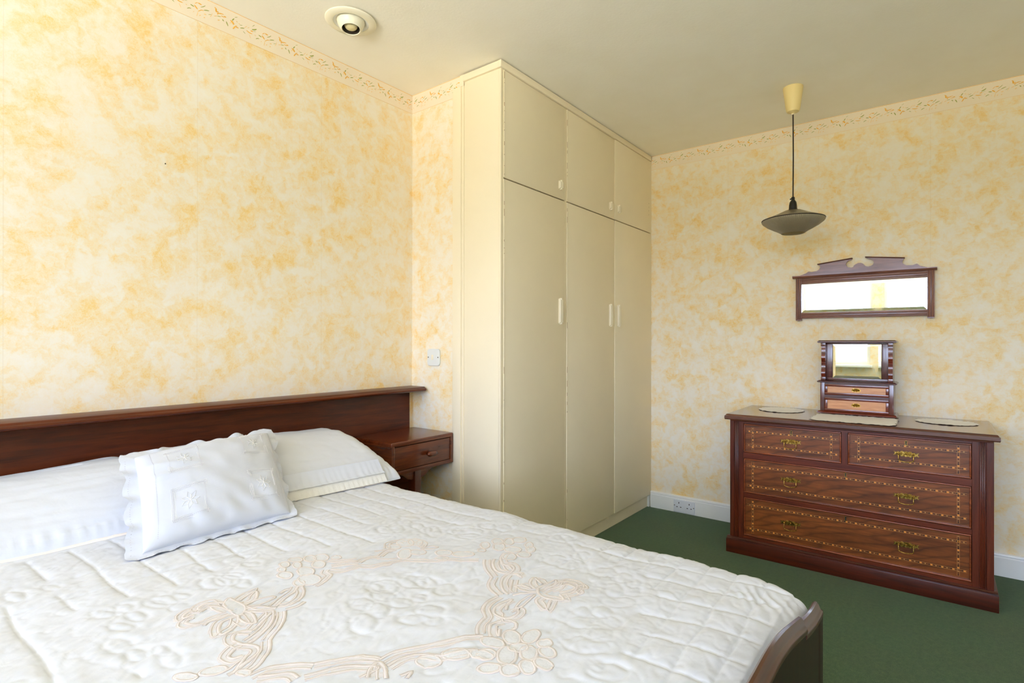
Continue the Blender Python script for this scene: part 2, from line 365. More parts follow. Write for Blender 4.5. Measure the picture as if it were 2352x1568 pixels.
# wallpaper border with printed freesia sprays
BRAID = """-926,-1297 -943,-1310 -961,-1330 -972,-1348 -984,-1368;-984,-1368 -1006,-1379 -1022,-1391 -1035,-1412 -1044,-1435;-1046,-1436 -1069,-1436 -1093,-1442 -1112,-1454 -1128,-1474;-909,-1313 -928,-1324 -944,-1341 -953,-1356 -953,-1372 -947,-1385 -930,-1385 -916,-1377 -909,-1364 -916,-1355 -918,-1347;-863,-1306 -891,-1318 -912,-1338 -929,-1360 -940,-1379;-939,-1406 -944,-1419 -937,-1408 -942,-1394 -954,-1386 -974,-1391 -997,-1405 -1016,-1426 -1027,-1448;-966,-1411 -996,-1430 -1018,-1446;-945,-1476 -934,-1457 -930,-1442 -952,-1449 -966,-1463 -972,-1479;-972,-1479 -959,-1481 -937,-1482 -911,-1486 -919,-1495 -934,-1500 -958,-1496 -977,-1494;-969,-1482 -983,-1491 -992,-1506 -994,-1524 -991,-1541 -981,-1553 -966,-1535;-922,-1496 -903,-1511 -899,-1530 -908,-1542 -927,-1549 -947,-1550 -966,-1539;-956,-1503 -935,-1512 -916,-1522 -921,-1544 -942,-1539 -958,-1527;-908,-1542 -896,-1548 -898,-1559 -909,-1563 -915,-1556;-934,-1554 -938,-1566 -927,-1566 -923,-1559;-1000,-1508 -1015,-1510 -1026,-1524 -1035,-1547 -997,-1533;-1064,-1495 -1034,-1486 -1010,-1487 -997,-1494 -1024,-1498 -1054,-1501 -1064,-1495;-983,-1487 -992,-1475 -994,-1455 -985,-1434 -976,-1450 -976,-1469;-1024,-1457 -1003,-1474 -987,-1490;-1038,-1468 -1060,-1473 -1081,-1486;-1041,-1465 -1066,-1461 -1089,-1464 -1104,-1475 -1108,-1488 -1108,-1503 -1093,-1512 -1073,-1510 -1067,-1503 -1071,-1495;-829,-1279 -839,-1286 -849,-1289 -857,-1288 -860,-1283 -860,-1275 -855,-1266 -846,-1257 -836,-1250 -825,-1247 -818,-1248 -814,-1253 -815,-1261 -820,-1270 -829,-1279;-802,-1253 -810,-1258 -818,-1259 -824,-1257 -828,-1252 -829,-1245 -825,-1238 -819,-1231 -811,-1226 -803,-1224 -796,-1226 -792,-1231 -792,-1238 -795,-1246 -802,-1253;-785,-1274 -795,-1280 -804,-1282 -810,-1282 -814,-1278 -813,-1271 -808,-1263 -800,-1255 -791,-1249 -781,-1246 -774,-1246 -771,-1251 -772,-1258 -777,-1266 -785,-1274;-755,-1291 -764,-1296 -773,-1296 -780,-1293 -785,-1287 -786,-1279 -783,-1271 -777,-1264 -768,-1259 -759,-1258 -751,-1261 -746,-1268 -745,-1276 -748,-1284 -755,-1291;-843,-1241 -851,-1246 -858,-1248 -864,-1247 -867,-1243 -866,-1237 -863,-1230 -857,-1224 -849,-1218 -842,-1216 -836,-1217 -833,-1221 -833,-1227 -837,-1234 -843,-1241;-877,-1257 -881,-1259 -885,-1260 -889,-1259 -891,-1255 -892,-1251 -891,-1247 -888,-1243 -884,-1240 -879,-1240 -875,-1241 -873,-1244 -872,-1249 -874,-1253 -877,-1257;-775,-1328 -783,-1332 -790,-1334 -796,-1334 -798,-1331 -797,-1325 -793,-1319 -787,-1313 -779,-1308 -771,-1306 -766,-1307 -763,-1310 -764,-1315 -768,-1322 -775,-1328;-794,-1349 -802,-1353 -809,-1355 -815,-1354 -818,-1350 -817,-1345 -814,-1338 -807,-1332 -800,-1328 -792,-1326 -787,-1327 -784,-1331 -784,-1337 -788,-1343 -794,-1349;-830,-1361 -836,-1364 -844,-1364 -850,-1361 -854,-1355 -856,-1349 -854,-1342 -849,-1336 -842,-1333 -834,-1333 -828,-1336 -824,-1341 -822,-1348 -824,-1355 -830,-1361;-863,-1342 -872,-1346 -880,-1348 -887,-1345 -892,-1340 -892,-1333 -889,-1325 -882,-1317 -874,-1313 -865,-1311 -858,-1313 -854,-1319 -853,-1326 -857,-1335 -863,-1342;-819,-1324 -826,-1327 -835,-1326 -842,-1322 -848,-1315 -850,-1307 -848,-1299 -844,-1293 -836,-1290 -828,-1290 -820,-1294 -815,-1301 -813,-1310 -814,-1318 -819,-1324;-1097,-1443 -1113,-1453 -1126,-1472 -1138,-1476 -1156,-1481 -1171,-1491 -1182,-1502;-1118,-1504 -1136,-1498 -1148,-1501 -1164,-1515 -1172,-1525;-1110,-1506 -1106,-1517 -1108,-1531 -1122,-1540 -1129,-1537;-1143,-1521 -1164,-1536;-1193,-1597 -1203,-1603 -1212,-1605 -1220,-1603 -1224,-1598 -1224,-1590 -1220,-1581 -1212,-1573 -1202,-1566 -1191,-1564 -1183,-1565 -1179,-1571 -1179,-1579 -1184,-1589 -1193,-1597;-1153,-1574 -1161,-1575 -1166,-1572 -1169,-1566 -1168,-1557 -1164,-1548 -1157,-1540 -1148,-1535 -1140,-1534 -1135,-1537 -1132,-1543 -1133,-1552 -1138,-1562 -1145,-1569 -1153,-1574;-1108,-1583 -1115,-1589 -1124,-1592 -1135,-1594 -1144,-1592 -1150,-1589 -1152,-1583 -1150,-1577 -1144,-1571 -1134,-1567 -1124,-1565 -1114,-1567 -1107,-1571 -1105,-1576 -1108,-1583;-1126,-1622 -1132,-1624 -1137,-1624 -1142,-1622 -1146,-1617 -1147,-1612 -1145,-1607 -1142,-1603 -1136,-1601 -1131,-1601 -1126,-1604 -1122,-1608 -1121,-1613 -1123,-1618 -1126,-1622;-1150,-1645 -1156,-1646 -1161,-1644 -1164,-1639 -1165,-1632 -1164,-1625 -1160,-1619 -1155,-1615 -1149,-1614 -1144,-1616 -1141,-1621 -1140,-1628 -1141,-1635 -1145,-1641 -1150,-1645;-1181,-1659 -1187,-1660 -1192,-1658 -1195,-1653 -1196,-1646 -1195,-1639 -1192,-1633 -1187,-1629 -1181,-1628 -1176,-1630 -1173,-1636 -1171,-1642 -1173,-1650 -1176,-1656 -1181,-1659;-1208,-1644 -1214,-1644 -1218,-1642 -1220,-1637 -1220,-1631 -1217,-1624 -1212,-1618 -1206,-1615 -1200,-1614 -1195,-1617 -1193,-1622 -1193,-1628 -1197,-1635 -1202,-1641 -1208,-1644;-1222,-1625 -1227,-1627 -1234,-1627 -1239,-1623 -1243,-1618 -1245,-1612 -1244,-1606 -1240,-1601 -1235,-1598 -1229,-1599 -1223,-1602 -1218,-1607 -1217,-1614 -1218,-1620 -1222,-1625;-1236,-1599 -1241,-1601 -1247,-1600 -1254,-1596 -1258,-1589 -1261,-1582 -1261,-1575 -1258,-1570 -1253,-1568 -1246,-1569 -1240,-1573 -1235,-1580 -1232,-1587 -1233,-1594 -1236,-1599;-1219,-1569 -1225,-1570 -1230,-1567 -1235,-1561 -1237,-1553 -1238,-1544 -1236,-1536 -1233,-1531 -1227,-1530 -1222,-1532 -1217,-1539 -1214,-1547 -1214,-1556 -1215,-1564 -1219,-1569;-1180,-1561 -1186,-1562 -1191,-1559 -1196,-1552 -1198,-1542 -1198,-1532 -1196,-1524 -1191,-1518 -1185,-1517 -1179,-1520 -1174,-1527 -1172,-1537 -1172,-1548 -1175,-1556 -1180,-1561;-1162,-1598 -1168,-1600 -1174,-1599 -1180,-1596 -1185,-1590 -1187,-1583 -1186,-1577 -1182,-1572 -1177,-1570 -1170,-1570 -1164,-1574 -1159,-1580 -1157,-1587 -1158,-1593 -1162,-1598;-1166,-1620 -1174,-1624 -1182,-1625 -1189,-1623 -1192,-1618 -1193,-1611 -1190,-1604 -1184,-1598 -1175,-1593 -1167,-1592 -1160,-1594 -1156,-1599 -1156,-1606 -1159,-1614 -1166,-1620;-1180,-1513 -1201,-1490 -1243,-1468 -1284,-1442 -1314,-1428 -1338,-1427;-1337,-1426 -1352,-1399 -1367,-1385;-1217,-1534 -1243,-1513 -1268,-1499 -1285,-1468 -1310,-1452 -1341,-1451;-1380,-1452 -1362,-1436 -1343,-1431 -1346,-1451 -1362,-1474;-1343,-1499 -1326,-1492 -1344,-1486;-1278,-1509 -1284,-1512 -1291,-1511 -1298,-1507 -1303,-1500 -1306,-1492 -1306,-1484 -1303,-1477 -1297,-1474 -1290,-1474 -1283,-1479 -1278,-1486 -1275,-1494 -1275,-1502 -1278,-1509;-1237,-1533 -1243,-1536 -1251,-1534 -1258,-1529 -1264,-1522 -1268,-1513 -1268,-1504 -1264,-1497 -1258,-1494 -1250,-1495 -1243,-1500 -1236,-1508 -1233,-1518 -1233,-1526 -1237,-1533;-1210,-1567 -1216,-1570 -1222,-1570 -1229,-1566 -1233,-1560 -1235,-1553 -1234,-1546 -1231,-1540 -1225,-1537 -1218,-1538 -1212,-1541 -1207,-1547 -1205,-1555 -1206,-1562 -1210,-1567;-1333,-1424 -1349,-1398 -1382,-1373 -1410,-1355;-1410,-1355 -1433,-1325 -1461,-1306 -1489,-1303;-1353,-1439 -1371,-1410 -1404,-1389 -1438,-1372;-1445,-1368 -1446,-1349 -1462,-1332 -1482,-1317;-1409,-1039 -1391,-1021 -1388,-1041 -1386,-1069 -1389,-1085 -1400,-1103 -1414,-1108 -1414,-1081 -1412,-1052 -1409,-1039;-1382,-1049 -1365,-1036 -1341,-1031 -1348,-1050 -1362,-1067 -1385,-1071;-1388,-1079 -1366,-1070 -1347,-1072 -1327,-1084 -1351,-1092 -1372,-1091 -1388,-1079;-1406,-1032 -1420,-1014 -1434,-1007 -1444,-1011 -1447,-1024 -1442,-1029;-1449,-1024 -1461,-1014 -1474,-1020 -1479,-1036 -1463,-1035;-1468,-1051 -1476,-1047 -1484,-1056 -1482,-1069 -1467,-1087 -1450,-1085 -1423,-1089;-1469,-1096 -1458,-1088 -1442,-1091 -1422,-1090;-1415,-1072 -1420,-1042 -1434,-1028 -1450,-1036;-1414,-1108 -1421,-1125 -1435,-1142 -1457,-1152 -1464,-1150 -1458,-1128 -1442,-1109 -1415,-1110;-1403,-1103 -1393,-1112 -1396,-1135 -1407,-1160 -1416,-1146 -1418,-1122;-1392,-1090 -1371,-1105 -1352,-1133;-1397,-1103 -1377,-1129 -1362,-1140;-1350,-1159 -1364,-1183 -1386,-1208 -1406,-1223 -1419,-1233;-1419,-1233 -1432,-1257 -1449,-1274 -1466,-1287 -1483,-1293;-1362,-1140 -1379,-1171 -1405,-1195 -1429,-1208 -1445,-1213;-1370,-1146 -1398,-1165 -1423,-1182;-1423,-1182 -1434,-1168 -1449,-1169 -1459,-1185 -1456,-1208 -1447,-1217 -1441,-1233 -1446,-1250 -1461,-1261 -1480,-1267 -1496,-1273 -1508,-1274;-1457,-1212 -1470,-1214 -1485,-1225 -1483,-1239 -1469,-1242;-1464,-1245 -1482,-1262 -1499,-1275;-1350,-1127 -1318,-1105 -1292,-1094 -1275,-1078;-1349,-1133 -1330,-1144 -1302,-1135 -1280,-1110 -1269,-1085;-1315,-1078 -1299,-1071 -1288,-1076;-1346,-1156 -1324,-1161 -1305,-1155;-1501,-1256 -1504,-1260 -1510,-1261 -1517,-1259 -1524,-1255 -1530,-1249 -1533,-1243 -1534,-1237 -1530,-1233 -1525,-1232 -1517,-1234 -1510,-1238 -1504,-1244 -1501,-1250 -1501,-1256;-1539,-1242 -1542,-1244 -1546,-1244 -1551,-1240 -1556,-1234 -1560,-1227 -1561,-1219 -1561,-1214 -1558,-1211 -1554,-1212 -1549,-1215 -1544,-1222 -1541,-1229 -1539,-1236 -1539,-1242;-1484,-1297 -1486,-1300 -1489,-1300 -1493,-1299 -1495,-1295 -1497,-1290 -1498,-1285 -1497,-1280 -1495,-1278 -1491,-1277 -1488,-1279 -1485,-1283 -1483,-1288 -1482,-1293 -1484,-1297;-1191,-1063 -1199,-1069 -1199,-1085 -1212,-1096 -1236,-1107 -1251,-1109;-1196,-1073 -1179,-1093 -1154,-1102 -1137,-1106 -1124,-1124 -1105,-1134 -1078,-1144;-1166,-1018 -1154,-1038 -1136,-1056 -1120,-1068;-1123,-1086 -1104,-1079 -1084,-1081 -1072,-1092;-1178,-1055 -1150,-1070 -1132,-1090;-1194,-960 -1198,-965 -1204,-966 -1210,-964 -1214,-958 -1216,-951 -1216,-942 -1213,-935 -1209,-930 -1203,-928 -1198,-931 -1193,-936 -1191,-944 -1191,-953 -1194,-960;-1169,-977 -1175,-985 -1182,-988 -1187,-987 -1191,-983 -1192,-975 -1191,-965 -1186,-956 -1180,-948 -1174,-945 -1168,-945 -1164,-950 -1163,-958 -1165,-968 -1169,-977;-1148,-996 -1154,-1002 -1161,-1004 -1167,-1002 -1172,-996 -1174,-988 -1173,-978 -1169,-969 -1163,-962 -1156,-960 -1150,-962 -1145,-968 -1143,-977 -1144,-987 -1148,-996;-1131,-1022 -1134,-1025 -1138,-1026 -1142,-1024 -1145,-1021 -1146,-1016 -1146,-1010 -1144,-1006 -1140,-1002 -1136,-1001 -1133,-1003 -1130,-1006 -1128,-1011 -1129,-1017 -1131,-1022;-1229,-964 -1233,-969 -1237,-971 -1242,-971 -1245,-967 -1246,-961 -1245,-953 -1243,-947 -1238,-941 -1234,-939 -1230,-940 -1226,-944 -1225,-950 -1226,-957 -1229,-964;-1177,-1026 -1183,-1033 -1189,-1037 -1195,-1036 -1199,-1031 -1200,-1023 -1199,-1013 -1194,-1003 -1188,-996 -1182,-992 -1176,-993 -1171,-998 -1170,-1007 -1172,-1017 -1177,-1026;-1214,-987 -1218,-994 -1223,-997 -1227,-997 -1230,-994 -1230,-988 -1228,-981 -1225,-973 -1220,-967 -1215,-963 -1211,-963 -1209,-966 -1208,-972 -1210,-980 -1214,-987;-1214,-1041 -1221,-1049 -1228,-1052 -1235,-1050 -1240,-1043 -1242,-1034 -1241,-1023 -1237,-1012 -1230,-1005 -1223,-1001 -1216,-1003 -1211,-1010 -1209,-1019 -1210,-1031 -1214,-1041;-1255,-1021 -1259,-1026 -1265,-1027 -1270,-1025 -1274,-1019 -1277,-1012 -1277,-1004 -1275,-996 -1270,-992 -1265,-990 -1259,-993 -1255,-998 -1252,-1006 -1252,-1014 -1255,-1021;-1250,-984 -1253,-988 -1256,-990 -1260,-989 -1262,-986 -1263,-981 -1262,-976 -1260,-970 -1257,-966 -1253,-964 -1250,-965 -1248,-968 -1247,-973 -1247,-979 -1250,-984;-1227,-1088 -1235,-1095 -1243,-1097 -1251,-1093 -1258,-1085 -1261,-1074 -1261,-1061 -1257,-1050 -1250,-1042 -1241,-1040 -1232,-1043 -1226,-1052 -1222,-1064 -1223,-1077 -1227,-1088;-1257,-1076 -1261,-1080 -1265,-1082 -1269,-1080 -1273,-1076 -1275,-1070 -1274,-1063 -1272,-1057 -1268,-1053 -1264,-1051 -1259,-1053 -1256,-1057 -1254,-1064 -1255,-1070 -1257,-1076;-1116,-1129 -1092,-1134 -1070,-1141 -1049,-1150;-1049,-1150 -1030,-1180 -1010,-1208 -987,-1231;-987,-1231 -966,-1258 -941,-1291;-1044,-1124 -1062,-1114 -1080,-1092;-1054,-1049 -1031,-1058 -1017,-1077;-1063,-1090 -1033,-1075 -1011,-1079;-1000,-1093 -1021,-1100 -1036,-1116 -1040,-1133 -1036,-1144 -1018,-1139 -999,-1119 -991,-1105 -1000,-1093;-1014,-1059 -995,-1037 -976,-1040 -972,-1061;-964,-1118 -931,-1103;-969,-1122 -944,-1129 -935,-1150 -957,-1143 -969,-1122;-951,-1076 -960,-1083 -969,-1085 -978,-1082 -983,-1075 -985,-1064 -983,-1053 -978,-1043 -969,-1036 -960,-1034 -951,-1037 -945,-1044 -943,-1055 -945,-1066 -951,-1076;-935,-1092 -942,-1098 -950,-1100 -958,-1097 -963,-1090 -965,-1081 -963,-1072 -958,-1063 -950,-1057 -942,-1056 -934,-1058 -929,-1065 -927,-1074 -929,-1084 -935,-1092;-935,-1109 -943,-1115 -951,-1119 -957,-1118 -961,-1113 -961,-1106 -958,-1096 -951,-1087 -943,-1080 -935,-1077 -928,-1077 -924,-1082 -924,-1090 -928,-1100 -935,-1109;-992,-1073 -997,-1076 -1003,-1077 -1009,-1073 -1014,-1067 -1016,-1060 -1016,-1052 -1013,-1046 -1008,-1042 -1001,-1042 -995,-1045 -991,-1051 -988,-1059 -989,-1067 -992,-1073;-943,-1206 -949,-1209 -956,-1209 -963,-1205 -969,-1198 -972,-1189 -971,-1181 -967,-1174 -961,-1170 -953,-1171 -946,-1175 -941,-1182 -938,-1190 -939,-1199 -943,-1206;-978,-1151 -984,-1155 -991,-1155 -998,-1151 -1004,-1144 -1006,-1135 -1006,-1127 -1002,-1120 -996,-1116 -989,-1115 -982,-1119 -976,-1127 -973,-1135 -974,-1144 -978,-1151;-916,-1254 -923,-1257 -931,-1255 -940,-1249 -947,-1240 -951,-1230 -951,-1221 -948,-1214 -941,-1211 -932,-1212 -923,-1218 -916,-1228 -912,-1238 -912,-1247 -916,-1254;-973,-1223 -978,-1225 -983,-1225 -988,-1221 -992,-1216 -994,-1210 -994,-1204 -992,-1200 -988,-1197 -982,-1198 -977,-1201 -973,-1206 -971,-1213 -971,-1219 -973,-1223"""
